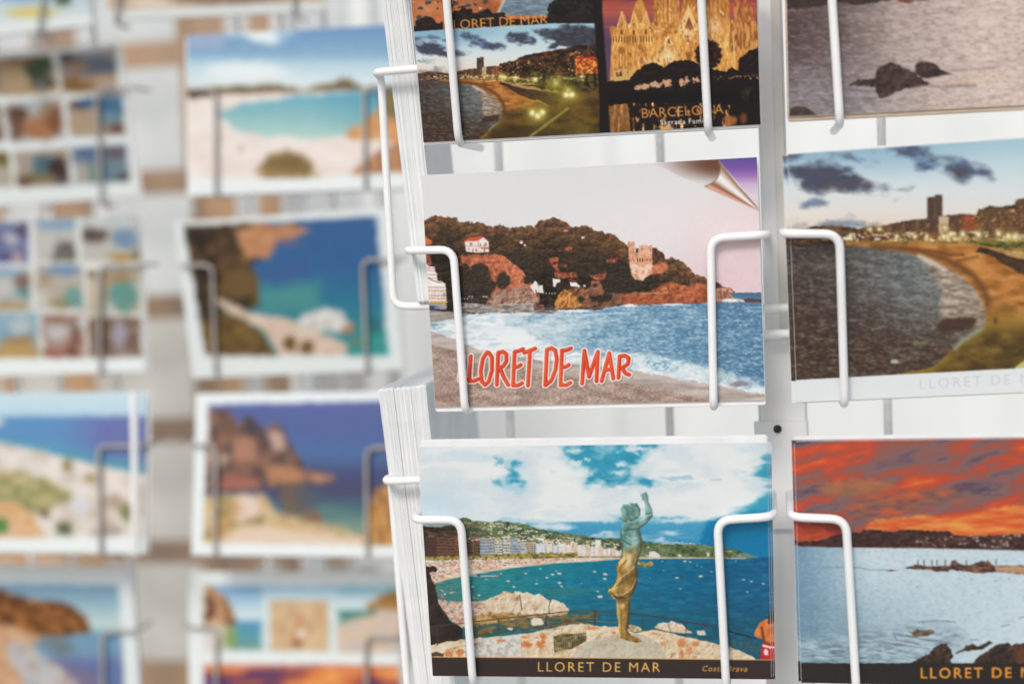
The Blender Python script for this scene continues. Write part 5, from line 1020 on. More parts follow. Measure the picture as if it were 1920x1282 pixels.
def cove_card(A):
    A.fill(WHITE)
    q = Q(300, 360, .2964)
    inner = q(150, 216, 1370, 156, 1446, 1036, 292, 1036)
    keep = A.I.copy()
    A.fill(ramp([(400, (64, 106, 158)), (500, (60, 110, 160)), (560, (50, 126, 156)), (620, (64, 146, 156)), (670, (70, 150, 152))]))
    A.poly(q(560, 620, 1000, 560, 1000, 760, 640, 760), (82, 152, 152), 40, 6, 20); A.poly(q(1300, 840, 1460, 840, 1460, 1040, 1200, 1040), (64, 160, 156), 24, 6, 20); A.poly(q(680, 480, 900, 440, 960, 520, 700, 580), (74, 100, 158), 30, 6, 20, a=.7)
    A.poly(q(100, 180, 640, 180, 740, 240, 700, 400, 560, 440, 620, 560, 640, 700, 560, 740, 400, 700, 420, 1060, 260, 1060), tex([(56, 46, 38), (86, 66, 44), (120, 92, 58)], 22, 18, 4, 3, 1.3), 6, 8, 18)
    A.poly(q(480, 260, 600, 200, 860, 205, 970, 250, 800, 300, 740, 320, 690, 420, 540, 420), tex([(180, 126, 88), (206, 158, 118)], 12, 10, 3, 4), 5, 6, 12); A.poly(q(700, 300, 900, 310, 920, 340, 760, 350), (116, 108, 140), 8, 3, a=.7)
    A.poly(q(330, 670, 420, 690, 560, 760, 800, 800, 1000, 880, 1180, 960, 1180, 1040, 760, 1040, 640, 860, 420, 760), tex([(206, 182, 160), (220, 204, 190)], 14, 8, 3, 5), 5, 5, 12)
    A.poly(q(360, 760, 480, 780, 620, 860, 720, 1000, 740, 1040, 300, 1040, 300, 760), tex([(104, 80, 46), (136, 112, 58)], 14, 12, 3, 6), 6, 6, 12)
    for x, y, a, b in ((820, 960, 45, 50), (930, 980, 45, 40), (500, 580, 120, 100)): A.ell(300 + x * .2964, 360 + y * .2964, a * .2964, b * .2964, (120, 96, 54), 6, 4)
    A.poly(q(860, 860, 900, 780, 1040, 735, 1160, 760, 1230, 850, 1180, 890, 1000, 880), tex([(196, 192, 184), (222, 222, 218)], 12, 10, 3, 7), 5, 5, 10); A.poly(q(1130, 870, 1220, 830, 1240, 870, 1160, 900), (180, 130, 90), 5)
    A.poly(q(1200, 920, 1290, 930, 1280, 970, 1210, 970), (150, 130, 90), 6, 3, a=.7); A.poly(q(1320, 780, 1420, 820, 1380, 900, 1310, 880), (56, 110, 120), 12, 3, a=.7)
    m = np.clip(.5 + sdpoly(A.X, A.Y, inner) / 1.5, 0, 1)[..., None]
    A.I = A.I * (1 - m) + keep * m
def headland_card(A):
    A.fill(WHITE); keep = A.I.copy()
    q = Q(320, 700, .2807)
    inner = q(258, 206, 1640, 180, 1610, 1150, 214, 1130)
    A.fill(ramp([(750, (84, 98, 160)), (800, (76, 98, 156)), (850, (66, 106, 160)), (880, (62, 86, 130))]))
    A.poly(q(200, 640, 1700, 640, 1700, 1200, 200, 1200), ramp([(884, (58, 70, 124)), (920, (60, 62, 106)), (955, (62, 108, 122)), (985, (120, 148, 132))]), 8)
    A.poly(q(200, 240, 380, 236, 430, 310, 450, 350, 500, 300, 540, 285, 590, 360, 640, 380, 690, 330, 750, 370, 790, 480, 840, 530, 900, 640, 1000, 660, 1130, 690, 1100, 730, 900, 740, 600, 760, 200, 800), tex([(76, 54, 56), (110, 78, 62), (150, 106, 78)], 16, 14, 4, 3, 1.3), 5, 6, 12)
    for p, c in (((420, 420, 560, 420, 580, 580, 420, 600), (180, 130, 102)), ((640, 380, 740, 390, 780, 510, 700, 520), (206, 176, 160)), ((640, 600, 860, 620, 900, 720, 640, 740), (190, 136, 92)), ((940, 660, 1110, 690, 1060, 720, 940, 710), (206, 150, 124)), ((270, 480, 400, 560, 330, 620, 260, 600), (196, 180, 160)), ((340, 660, 600, 690, 600, 770, 330, 770), (170, 104, 84)), ((480, 300, 580, 320, 560, 420, 470, 400), (58, 48, 50)), ((250, 630, 420, 630, 420, 660, 250, 660), (96, 70, 72))): A.poly(q(*p), c, 12, 5, 10, a=.85)
    A.poly(q(720, 740, 900, 740, 980, 940, 760, 960), (120, 88, 66), 16, 6, a=.8); A.poly(q(840, 760, 1000, 760, 1000, 900, 860, 900), (66, 84, 104), 16, 6, a=.7)
    A.poly(q(200, 830, 400, 800, 640, 810, 700, 930, 900, 960, 1300, 1080, 1300, 1180, 200, 1180), tex([(196, 166, 110), (210, 186, 150), (150, 134, 84)], 22, 12, 3, 4, 1.2), 10, 6, 14)
    A.ell(460, 950, 26, 22, (216, 196, 184), 14, 5); A.poly(q(300, 1120, 560, 1010, 900, 1060, 1280, 1100, 1280, 1180, 300, 1180), (216, 196, 176), 12, 4); A.ell(590, 968, 16, 12, (134, 98, 72), 8, 3); A.ell(620, 955, 34, 10, (84, 130, 124), 12, 4, a=.7)
    for x, y in ((360, 1000), (420, 900), (300, 1060)): A.ell(320 + x * .2807, 700 + y * .2807, 16, 14, (186, 146, 88), 12, 5, a=.7)
    A.poly(q(1310, 900, 1380, 770, 1480, 730, 1700, 740, 1700, 1200, 1280, 1200), tex([(150, 104, 46), (190, 138, 64), (206, 160, 96)], 10, 18, 3, 5, 1.2), 6, 5, 12)
    m = np.clip(.5 + sdpoly(A.X, A.Y, inner) / 1.5, 0, 1)[..., None]
    A.I = A.I * (1 - m) + keep * m
def triptych_card(A):
    A.fill((214, 226, 230)); q = Q(320, 1020, .2604)
    A.poly(q(235, 296, 1640, 296, 1700, 860, 235, 870), ramp([(1096, (146, 188, 214)), (1120, (196, 218, 226)), (1150, (206, 220, 222))]), 1)
    A.poly(q(235, 300, 660, 300, 655, 755, 235, 770), ramp([(1098, (118, 164, 206)), (1125, (166, 200, 220)), (1155, (206, 222, 226))]), 2)
    A.poly(q(430, 545, 660, 545, 655, 760, 430, 760), ramp([(1160, (96, 152, 190)), (1190, (90, 160, 176)), (1215, (120, 160, 150))]), 6); A.poly(q(340, 590, 470, 590, 480, 750, 340, 750), (140, 168, 104), 14, 3)
    A.poly(q(230, 296, 300, 310, 380, 360, 430, 440, 470, 520, 480, 570, 340, 620, 235, 620), tex([(112, 74, 54), (166, 122, 84), (206, 168, 130)], 12, 12, 3, 3, 1.3), 6, 5); A.poly(q(240, 580, 400, 560, 380, 860, 240, 860), (216, 206, 196), 10, 3, a=.8)
    A.poly(q(715, 400, 1140, 405, 1138, 770, 715, 766), tex([(198, 166, 128), (212, 186, 150)], 24, 16, 3, 4), 2)
    A.ell(561, 1190, 11, 20, (190, 126, 78), 9, 3); A.ell(565, 1186, 9, 10, (222, 214, 206), 7, 2); A.ell(557, 1206, 6, 5, (110, 60, 44), 5); A.ell(560, 1160, 5, 7, (196, 140, 100), 6)
    A.poly(q(1205, 300, 1660, 300, 1660, 500, 1205, 500), ramp([(1098, (130, 184, 206)), (1130, (206, 222, 226))]), 3); A.poly(q(1205, 470, 1480, 475, 1480, 560, 1205, 590), ramp([(1142, (78, 138, 136)), (1172, (120, 164, 146))]), 6)
    A.poly(q(1205, 570, 1340, 540, 1480, 500, 1660, 440, 1660, 790, 1205, 790), tex([(196, 188, 182), (214, 190, 164)], 20, 14, 3, 5), 6, 4); A.poly(q(1400, 450, 1500, 370, 1620, 330, 1700, 330, 1700, 470, 1440, 480), tex([(150, 112, 56), (190, 144, 84)], 12, 10, 3, 6), 6, 4)
    A.poly(q(240, 770, 1660, 790, 1660, 880, 240, 870), WHITE, 6)
    A.poly(q(240, 868, 1640, 872, 1700, 1500, 240, 1500), tex([(96, 62, 112), (170, 90, 84), (214, 122, 66), (228, 160, 92)], 70, 16, 4, 7, 1.5), 6); A.poly(q(240, 860, 900, 860, 1640, 870, 1640, 905, 240, 890), (196, 120, 96), 8, 2, a=.6); A.poly(q(250, 960, 430, 970, 430, 1100, 250, 1100), (104, 76, 130), 12, 3, a=.7)
    A.poly([(330, 1060), (420, 1072), (760, 1075), (760, 1096), (381, 1096), (381, 1400), (330, 1400)], WHITE, 2)
def mosaic_card(A):
    A.fill(WHITE); q = Q(0, 0, .3121)
    def cell(p, base, *bl):
        P_ = q(*p); cx_ = sum(a for a, b in P_) / 4; cy_ = sum(b for a, b in P_) / 4; P_ = [(cx_ + (a - cx_) * 1.09, cy_ + (b - cy_) * 1.17) for a, b in P_]; keep = A.I.copy(); A.poly(P_, np.array(base) * .84, 1)
        for (x, y, a, b, c) in bl: A.ell(x * .3121, y * .3121, a * .3121, b * .3121, np.array(c) * .84, 8, 5, 9, int(abs(x)), .95)
        m = np.clip(.5 + sdpoly(A.X, A.Y, P_) / 1.2, 0, 1)[..., None]; A.I = A.I * (1 - m) + keep * m
    cell((-420, 420, -30, 372, -10, 560, -390, 600), (150, 160, 170), (-200, 540, 200, 60, (206, 176, 136)))
    cell((-8, 372, 300, 345, 336, 545, 20, 565), (210, 180, 140), (230, 400, 90, 70, (72, 98, 70)), (260, 500, 80, 40, (112, 104, 96)), (120, 360, 100, 24, (160, 120, 84)), (80, 480, 90, 60, (220, 194, 156)))
    cell((360, 338, 680, 312, 700, 540, 392, 545), (200, 176, 160), (560, 400, 160, 50, (122, 134, 156)), (400, 350, 60, 26, (88, 82, 88)), (460, 510, 110, 40, (170, 124, 66)), (640, 490, 90, 40, (222, 190, 164)), (470, 400, 60, 30, (210, 166, 130)), (560, 330, 90, 20, (180, 190, 206)))
    cell((-400, 660, -30, 640, 10, 830, -380, 860), (150, 110, 90), (-60, 760, 60, 60, (176, 120, 80)))
    cell((30, 640, 360, 600, 376, 822, 70, 836), (214, 206, 200), (110, 680, 60, 60, (120, 84, 64)), (230, 770, 110, 70, (206, 146, 100)), (330, 720, 50, 90, (160, 108, 70)), (100, 770, 40, 80, (140, 104, 84)), (270, 650, 30, 50, (170, 134, 90)), (180, 630, 90, 30, (206, 216, 222)))
    cell((410, 615, 720, 590, 745, 800, 432, 808), (210, 190, 168), (480, 635, 60, 22, (84, 76, 96)), (540, 615, 60, 30, (72, 128, 176)), (670, 640, 80, 80, (88, 140, 180)), (700, 770, 60, 24, (130, 84, 74)), (670, 710, 80, 40, (126, 170, 186)), (490, 730, 60, 60, (216, 186, 150)))
    cell((-400, 940, 36, 925, 60, 1108, -380, 1130), (216, 206, 190), (10, 950, 44, 50, (140, 124, 50)))
    cell((100, 930, 400, 905, 412, 1100, 112, 1112), (206, 190, 172), (270, 1000, 90, 70, (96, 134, 150)), (350, 1030, 60, 90, (84, 62, 56)), (150, 1090, 60, 28, (130, 92, 54)), (260, 1070, 80, 30, (160, 150, 104)))
    cell((440, 900, 752, 880, 765, 1080, 470, 1090), (150, 170, 186), (700, 920, 80, 40, (130, 120, 130)), (520, 920, 70, 50, (116, 140, 180)), (490, 1040, 60, 70, (206, 204, 192)), (660, 1040, 110, 40, (124, 160, 170)), (740, 1070, 40, 24, (100, 84, 92)), (560, 1040, 30, 40, (150, 180, 160)))
    A.specks(q(-420, 330, 780, 300, 780, 1110, -380, 1140), 16, 12, .10, [(220, 214, 204), (110, 96, 84), (150, 170, 180)], 5, a=.5)
def grid_card(A):
    A.fill((212, 216, 212)); q = Q(0, 370, .273)
    def cell(x0, y0, x1, y1, base, *bl):
        P_ = q(x0, y0, x1, y0, x1 + 8, y1, x0 + 8, y1); keep = A.I.copy(); A.poly(P_, np.array(base) * .84, 1)
        for (x, y, a, b, c) in bl: A.ell(x * .273, 370 + y * .273, a * .273, b * .273, np.array(c) * .84, 8, 5, 9, int(abs(x)), .95)
        m = np.clip(.5 + sdpoly(A.X, A.Y, P_) / 1.2, 0, 1)[..., None]; A.I = A.I * (1 - m) + keep * m
    cell(-480, 170, -180, 440, (120, 150, 180), (-330, 380, 120, 60, (200, 180, 150)))
    cell(-170, 165, 192, 450, (120, 128, 180), (150, 210, 60, 60, (88, 70, 120)), (75, 275, 46, 40, (206, 206, 214)), (40, 420, 50, 40, (84, 80, 150)), (120, 410, 40, 40, (216, 186, 186)), (60, 180, 100, 20, (140, 160, 190)))
    cell(232, 140, 520, 440, (216, 216, 210), (390, 180, 160, 50, (156, 188, 212)), (450, 370, 80, 70, (120, 108, 112)), (440, 425, 90, 26, (110, 112, 86)), (310, 320, 70, 60, (222, 220, 212)))
    cell(556, 120, 975, 440, (214, 212, 204), (640, 260, 100, 50, (90, 68, 58)), (860, 280, 100, 70, (132, 166, 200)), (760, 170, 200, 40, (222, 230, 230)), (850, 415, 90, 32, (204, 156, 62)), (640, 390, 100, 50, (220, 216, 206)), (940, 400, 30, 40, (150, 130, 90)))
    cell(-480, 470, -180, 770, (170, 196, 210), (-330, 700, 120, 60, (206, 186, 140)))
    cell(-170, 480, 208, 775, (206, 214, 216), (160, 580, 60, 60, (150, 116, 96)), (160, 660, 60, 34, (96, 156, 156)), (60, 740, 130, 36, (196, 180, 130)), (50, 510, 110, 28, (160, 196, 220)), (20, 620, 60, 40, (226, 220, 214)), (60, 775, 160, 16, (200, 150, 90)))
    cell(240, 460, 572, 770, (214, 204, 190), (440, 500, 150, 40, (132, 168, 208)), (500, 690, 66, 80, (120, 180, 170)), (310, 560, 46, 40, (190, 170, 130)), (280, 700, 46, 50, (226, 226, 222)), (420, 740, 60, 50, (170, 166, 120)), (400, 620, 60, 40, (210, 196, 180)))
    cell(596, 500, 960, 800, (206, 190, 164), (850, 670, 100, 110, (104, 176, 166)), (640, 640, 40, 130, (222, 208, 184)), (820, 550, 80, 36, (190, 156, 100)), (620, 520, 40, 24, (130, 110, 70)), (740, 760, 50, 50, (206, 210, 204)))
    cell(-480, 790, -180, 1105, (190, 180, 150))
    cell(-170, 790, 262, 1105, (170, 204, 220), (110, 1060, 160, 60, (220, 178, 100)), (120, 980, 140, 30, (190, 156, 110)), (140, 880, 70, 60, (206, 222, 224)), (20, 930, 60, 40, (150, 192, 214)))
    cell(285, 800, 585, 1105, (196, 160, 146), (390, 920, 80, 60, (220, 218, 220)), (500, 1060, 50, 60, (150, 88, 76)), (520, 930, 30, 80, (130, 88, 72)), (400, 840, 90, 30, (170, 130, 110)), (560, 860, 30, 60, (226, 226, 226)), (360, 1080, 70, 30, (180, 110, 90)), (280, 1000, 36, 46, (226, 214, 196)))
    cell(606, 820, 960, 1105, (150, 122, 104), (820, 940, 50, 100, (190, 184, 200)), (700, 950, 40, 110, (116, 90, 74)), (910, 940, 36, 90, (140, 110, 100)), (860, 1080, 70, 30, (190, 176, 170)))
    A.specks(q(-420, 130, 960, 130, 960, 1100, -380, 1100), 14, 11, .10, [(226, 222, 214), (120, 110, 100), (150, 180, 186)], 5, a=.45)
    A.poly(q(-500, 1112, 990, 1100, 1010, 1240, -500, 1260), WHITE, 4)
def dunes_card(A):
    q = Q(0, 700, .2809)
    A.fill(ramp([(735, (196, 216, 222)), (775, (180, 208, 220))]))
    A.poly(q(-500, 285, 60, 285, 860, 280, 1100, 275, 1100, 760, -500, 700), lambda x, y: (lambda m, n: (np.array([90, 144, 190.]) * (1 - m) + np.array([104, 116, 174.]) * m) * (1 - n) + np.array([78, 160, 178.]) * n)(smooth(100, 210, x)[..., None], smooth(800, 850, y - .16 * x)[..., None]), 4)
    A.poly(q(-500, 330, -100, 300, 30, 290, 20, 330, -100, 400), (206, 206, 200), 5, 4)
    A.poly(q(-600, 420, 40, 466, 200, 500, 420, 555, 640, 605, 860, 655, 1100, 700, 1100, 1200, -600, 1200), tex([(196, 184, 168), (214, 208, 202), (222, 214, 206)], 26, 16, 4, 3, 1.2), 3, 3)
    A.poly(q(-600, 620, 60, 640, 300, 700, 450, 780, 500, 860, 380, 860, 240, 940, 80, 860, -600, 900), tex([(140, 142, 92), (170, 164, 112), (196, 178, 136)], 16, 12, 4, 4, 1.3), 10, 8, 14)
    A.poly(q(-600, 830, 80, 850, 220, 950, 320, 1100, -600, 1110), tex([(206, 160, 104), (216, 182, 148)], 20, 14, 3, 5), 10, 6); A.ell(2, 985, 12, 16, (84, 140, 70), 8, 3); A.ell(120, 990, 16, 13, (96, 104, 72), 7, 4); A.ell(83, 962, 11, 10, (130, 100, 84), 8, 4); A.ell(126, 872, 8, 13, (146, 136, 90), 6, 3); A.ell(172, 897, 17, 10, (170, 156, 112), 8, 4); A.ell(236, 960, 11, 18, (130, 130, 90), 7, 4); A.ell(215, 940, 20, 14, (180, 160, 140), 10, 4); A.ell(200, 995, 30, 14, (160, 144, 136), 12, 4, a=.7); A.ell(150, 950, 22, 16, (206, 204, 208), 12, 4)
    A.poly(q(-600, 1110, 300, 1095, 1000, 1085, 1000, 1300, -600, 1300), WHITE, 3)
def cliff_card(A):
    A.fill(WHITE); keep = A.I.copy(); q = Q(0, 1020, .2083)
    inner = q(-900, 340, 1068, 362, 1150, 1800, -900, 1800)
    A.fill(ramp([(1092, (132, 170, 196)), (1130, (152, 186, 202)), (1165, (190, 210, 210))]))
    A.poly(q(-900, 780, 500, 800, 880, 770, 1300, 770, 1300, 1800, -900, 1800), ramp([(1180, (120, 166, 190)), (1225, (124, 158, 186)), (1242, (110, 124, 170)), (1280, (108, 128, 170))]), 6)
    A.poly(q(-900, 380, 0, 410, 80, 450, 200, 460, 320, 500, 500, 515, 640, 550, 720, 620, 780, 650, 820, 790, 600, 830, 200, 830, -900, 760), tex([(104, 66, 38), (140, 92, 46), (180, 124, 66)], 14, 12, 4, 3, 1.3), 5, 5, 12)
    A.poly(q(-900, 700, 100, 730, 260, 800, 420, 830, 300, 900, 340, 1040, 700, 1300, 700, 1800, -900, 1800), tex([(196, 150, 110), (212, 178, 146)], 22, 18, 3, 4), 12, 5, 14)
    A.poly(q(60, 830, 200, 880, 500, 1060, 760, 1280, 760, 1800, 400, 1800, 200, 1200, 80, 1040), tex([(170, 176, 182), (196, 196, 196), (176, 150, 140)], 20, 20, 3, 5), 12, 5, 14); A.poly(q(340, 850, 600, 850, 700, 960, 560, 1000, 420, 930), (120, 130, 128), 16, 5, a=.8); A.poly(q(600, 1040, 800, 1140, 900, 1260, 900, 1400, 700, 1300), (140, 120, 140), 20, 5, a=.7)
    m = np.clip(.5 + sdpoly(A.X, A.Y, inner) / 1.5, 0, 1)[..., None]
    A.I = A.I * (1 - m) + keep * m
def pale_card(A):
    A.fill(ramp([(-200, (120, 160, 196)), (-60, (176, 200, 214)), (40, (206, 218, 222))])); A.ell(60, 24, 46, 10, (216, 202, 128), 10, 4); A.ell(118, 0, 16, 12, (84, 110, 84), 8, 4); A.ell(30, -10, 60, 16, (150, 180, 206), 14, 5)
    A.poly([(-260, 62), (0, 42), (240, 20), (240, 140), (-260, 140)], WHITE, 4)
def sand_card(A):
    A.fill(ramp([(-260, (130, 170, 200)), (-120, (170, 190, 196)), (-40, (190, 170, 150)), (20, (206, 184, 160))])); A.ell(420, -4, 110, 14, (150, 128, 112), 10, 6); A.ell(280, 4, 40, 8, (222, 208, 196), 8, 4)
    A.poly([(150, 22), (300, 16), (640, 2), (640, 80), (150, 80)], (216, 222, 222), 4)

# ------------------------------------------------------------------ postcards
CW, CH, CT = .148, .105, .00038
def card_frame(R, u, w, z, rot, lean, dy):
    yaw = R.yaw + dy
    U = np.array([math.cos(yaw), -math.sin(yaw), 0]); N = np.array([-math.sin(yaw), -math.cos(yaw), 0])
    V = np.array([0, 0, 1.0]) * math.cos(lean) + N * math.sin(lean)
    x = U * math.cos(rot) + V * math.sin(rot); y = -U * math.sin(rot) + V * math.cos(rot)
    n = np.cross(x, y)
    return R.at(u, w, z), x, y, n
def to_matrix(C, x, y, n):
    m = Matrix.Identity(4)
    for i in range(3): m[i][0], m[i][1], m[i][2], m[i][3] = x[i], y[i], n[i], C[i]
    return m
def stock_mesh(name, W, H, T, mat, r=.0012, bow=0.0):
    """card blank: rounded rectangle slab with its face at z = -0.06 mm"""
    pts = []
    for cx, cy, a0 in ((W / 2 - r, H / 2 - r, 0), (-W / 2 + r, H / 2 - r, 90), (-W / 2 + r, -H / 2 + r, 180), (W / 2 - r, -H / 2 + r, 270)):
        for k in range(4):
            a = math.radians(a0 + k * 30); pts.append((cx + r * math.cos(a), cy + r * math.sin(a)))
    n = len(pts)
    V = [(x, y, -.00006) for x, y in pts] + [(x, y, -.00006 - T) for x, y in pts]
    Fc = [tuple(range(n)), tuple(range(2 * n - 1, n - 1, -1))] + [(i, n + i, n + (i + 1) % n, (i + 1) % n) for i in range(n)]
    me = bpy.data.meshes.new(name); me.from_pydata(V, [], Fc); me.materials.append(mat); me.update()
    return me
STOCK = stock_mesh('postcard', CW, CH, CT, M_PAPER)
STOCK_AGED = stock_mesh('postcard', CW, CH, CT, M_PAPER2)
STOCK_COOL = stock_mesh('postcard', CW, CH, CT, M_PAPER3)
STOCK_TAN = stock_mesh('postcard', CW, CH, CT, M_TANSTOCK)

def ink_mesh(frame, paint, nx, ny):
    C, x, y, n = frame
    W, H = CW - .0002, CH - .0002
    gx = np.linspace(-W / 2, W / 2, nx); gy = np.linspace(H / 2, -H / 2, ny)
    GX, GY = np.meshgrid(gx, gy)
    P = C + GX[..., None] * x + GY[..., None] * y
    X, Y = project(P)
    A = Art(X, Y); paint(A)
    if nx < 300:
        A.develop(nx + int(X[0, 0]), .03, 3.0, coarse=.02); A.I = 255 * (np.clip(A.I, 0, 255) / 255) ** 1.18
    else:
        A.I = 255 * (np.clip(A.I, 0, 255) / 255) ** (1.07 if paint is not city_card else 1.2)
    sg = .55 if nx > 300 else .9                     # dot gain: ink spreads a little in the paper
    kk = np.exp(-np.arange(-3, 4) ** 2 / (2 * sg * sg)); kk /= kk.sum()
    I = np.pad(A.I, ((3, 3), (3, 3), (0, 0)), mode='edge')
    I = sum(kk[j] * I[j:j + ny] for j in range(7)); I = sum(kk[j] * I[:, j:j + nx] for j in range(7))
    rg_ = np.random.default_rng(nx)
    I = I.mean(-1, keepdims=True) * .07 + I * .93       # faded dyes
    A.I = I + rg_.normal(0, 1.2, (ny, nx, 1)) + rg_.normal(0, .7, (ny, nx, 3))
    rgb = np.clip(A.I, 0, 255) / 255.0
    L = np.where(rgb <= .04045, rgb / 12.92, ((rgb + .055) / 1.055) ** 2.4) * INK
    L = np.clip(L, .004, .84)
    me = bpy.data.meshes.new('printed_face')
    nv = nx * ny
    co = np.stack([GX, GY, np.zeros_like(GX)], -1).reshape(-1).astype(np.float32)
    me.vertices.add(nv); me.vertices.foreach_set('co', co)
    i = (np.arange(ny - 1)[:, None] * nx + np.arange(nx - 1)[None]).ravel()
    idx = np.stack([i, i + nx, i + nx + 1, i + 1], -1).astype(np.int32)
    me.loops.add(idx.size); me.loops.foreach_set('vertex_index', idx.ravel())
    me.polygons.add(len(i)); me.polygons.foreach_set('loop_start', np.arange(0, idx.size, 4, dtype=np.int32))
    me.update(calc_edges=True)
    at = me.color_attributes.new('ink', 'FLOAT_COLOR', 'POINT')
    at.data.foreach_set('color', np.concatenate([L, np.ones((ny, nx, 1))], -1).reshape(-1).astype(np.float32))
    me.materials.append(M_PRINT)
    return me
def postcard(label, frame, paint, nx, ny, group, stock=STOCK):
    o = bpy.data.objects.new('postcard', stock); COL.objects.link(o); o.matrix_world = to_matrix(*frame)
    tag(o, label, 'postcard', group)
    f = bpy.data.objects.new('printed_face', ink_mesh(frame, paint, nx, ny)); COL.objects.link(f); f.parent = o
    return o
def plain_card(frame, label, group, stock=STOCK):
    o = bpy.data.objects.new('postcard', stock); COL.objects.link(o); o.matrix_world = to_matrix(*frame)
    return tag(o, label, 'postcard', group)
def stack_behind(frame, n, pitch, label, group, rng, stocks=(STOCK,), du=.0006, dv=.0005, start=1, sag=0.0):
    C, x, y, nn = frame
    for k in range(start, start + n):
        d = -nn * (k * pitch + rng.uniform(-.2, .2) * (pitch - CT)) + x * rng.uniform(-du, du) + y * (rng.uniform(-dv, dv * .6) - sag * (.55 + .45 * rng.random()))
        plain_card((C + d, x, y, nn), label, group, rng.choice(stocks))

R_ = math.radians
def F(R, u, z, w, rot, lean, dy): return card_frame(R, u, w, z, R_(rot), R_(lean), R_(dy))

# ------------------------------------------------------------------ the near stand: front cards
NX, NY = 560, 400
G1 = 'printed postcards on the front of the near stand'
near_cards = {}
for key, fr, paint, label, nx in (
        ('c1', F(NEAR, .0345, .0901, -.0101, -.13, 9.48, .55), city_card, 'postcard of three views with the words BARCELONA and LLORET DE MAR in thin gold capitals', 560),
        ('c2', F(NEAR, .0327, -.0281, -.0201, .15, 1.98, 1.42), castle_card, 'postcard of a castle on a wooded headland with big orange LLORET DE MAR lettering', 600),
        ('c3', F(NEAR, .0327, -.1455, .0063, -.50, 6.52, -1.77), statue_card, 'postcard of a bronze woman statue above a turquoise bay with black title band', 600),
        ('d1', F(NEAR, .1942, .0917, 0, -.30, 4.87, -.03), dusk_card, 'postcard of dark rocks in a silvery pink sea at dusk', 420),
        ('d2', F(NEAR, .1932, -.0264, .0027, 1.11, 10.5, -2.06), bay_card, 'postcard of a lit bay at nightfall with white strip and pale grey lettering below', 560),
        ('d3', F(NEAR, .1922, -.1460, .0080, -.01, 4.21, 1.72), sunset_card, 'postcard of a fiery red sunset over pale water with black band and orange lettering', 560)):
    near_cards[key] = (fr, postcard(label, fr, paint, nx, int(nx / 1.41), G1))

rng = random.Random(11)
def twin(key, k, du, dv, label):
    """the same print showing as a sliver behind the front card"""
    fr, o = near_cards[key]
    C, x, y, n = fr
    c = o.copy(); COL.objects.link(c); c.matrix_world = to_matrix(C - n * .0007 * k + x * du + y * dv, x, y, n)
    for ch in o.children:
        f = ch.copy(); COL.objects.link(f); f.parent = c
    tag(c, label, 'postcard', G1)
twin('d2', 1, -.0020, -.0006, 'second night bay postcard peeping out left behind the front one')
twin('d3', 1, -.0012, .0004, 'second red sunset postcard showing a sliver left behind the front one')
twin('c3', 1, .0009, -.0002, 'second statue postcard showing a thin sliver right behind the front one')
twin('c3', 2, .0017, -.0005, 'third statue postcard, the outermost right sliver of its stack')
B = 'blank edges of the postcards stacked behind a front card'
stack_behind(near_cards['c1'][0], 6, .0006, 'white card edge stacked tight behind the three view Barcelona postcard', B, rng, sag=.0016)
stack_behind(near_cards['c2'][0], 5, .0006, 'white card edge stacked tight behind the castle postcard with orange lettering', B, rng, sag=.0022)
stack_behind(near_cards['c3'][0], 20, .00058, 'white card edge in the thick stack behind the bronze statue postcard', B, rng, start=3)
stack_behind(near_cards['d1'][0], 6, .0007, 'yellowed card edge stacked behind the dusk sea postcard', B, rng, (STOCK_AGED, STOCK_AGED, STOCK_TAN), sag=.0022)
stack_behind(near_cards['d2'][0], 4, .0007, 'white card edge stacked behind the two night bay postcards', B, rng, start=2)
stack_behind(near_cards['d3'][0], 14, .00058, 'white card edge in the thick stack behind the red sunset postcards', B, rng, start=2)

# ------------------------------------------------------------------ side pockets of the near stand: tall cards seen edge on
def side_frame(px, py, w, H, lean, dyaw=0.0, cw=CH):
    """outermost card of a side pocket; (px,py) marks its lower near corner on the plane w"""
    P = NEAR.px(px, py, w)
    yaw = NEAR.yaw + math.pi / 2 + dyaw
    U = np.array([math.cos(yaw), -math.sin(yaw), 0]); N = np.array([-math.sin(yaw), -math.cos(yaw), 0])
    V = np.array([0, 0, 1.0]) * math.cos(lean) + N * math.sin(lean)
    n = np.cross(U, V)
    return P - U * cw / 2 + V * H / 2, U, V, n
def side_stack(px, py, w, n, pitch, lean, label, group, seed, fan=.04, dyaw=0.0, cw=CH):
    rg = random.Random(seed)
    C, x, y, nn = side_frame(px, py, w, CW, lean, dyaw, cw)
    warm, cool = [stock_mesh('postcard', cw, CW, .00053, mt) for mt in (M_PAPER, M_PAPER3)]
    d = 0
    for k in range(n):
        if k: d += pitch * (rg.uniform(.96, 1.0) if rg.random() > .08 else rg.uniform(1.15, 1.5))
        f = lean - R_(fan) * k
        V = np.array([0, 0, 1.0]) * math.cos(f) + (-NEAR.u) * math.sin(f)
        V = V if dyaw == 0 else y
        N2 = np.cross(x, V)
        base = C - y * CW / 2
        sh = x * rg.uniform(-.0002, .0001) + V * rg.uniform(-.0005, .0002)
        plain_card((base - nn * d + V * CW / 2 + sh, x, V, N2), label, group, rg.choice([warm] * 5 + [cool] * 4))
side_stack(783, 568, -.027, 19, .00056, R_(4.1), 'tall white card in the upper side pocket stack seen edge on', 'tall cards seen edge on in the upper side pocket', 3, cw=.058)
side_stack(783, 1282 + 40, -.021, 34, .00056, R_(4.3), 'tall white card in the lower side pocket stack seen edge on', 'tall cards seen edge on in the lower side pocket', 4)

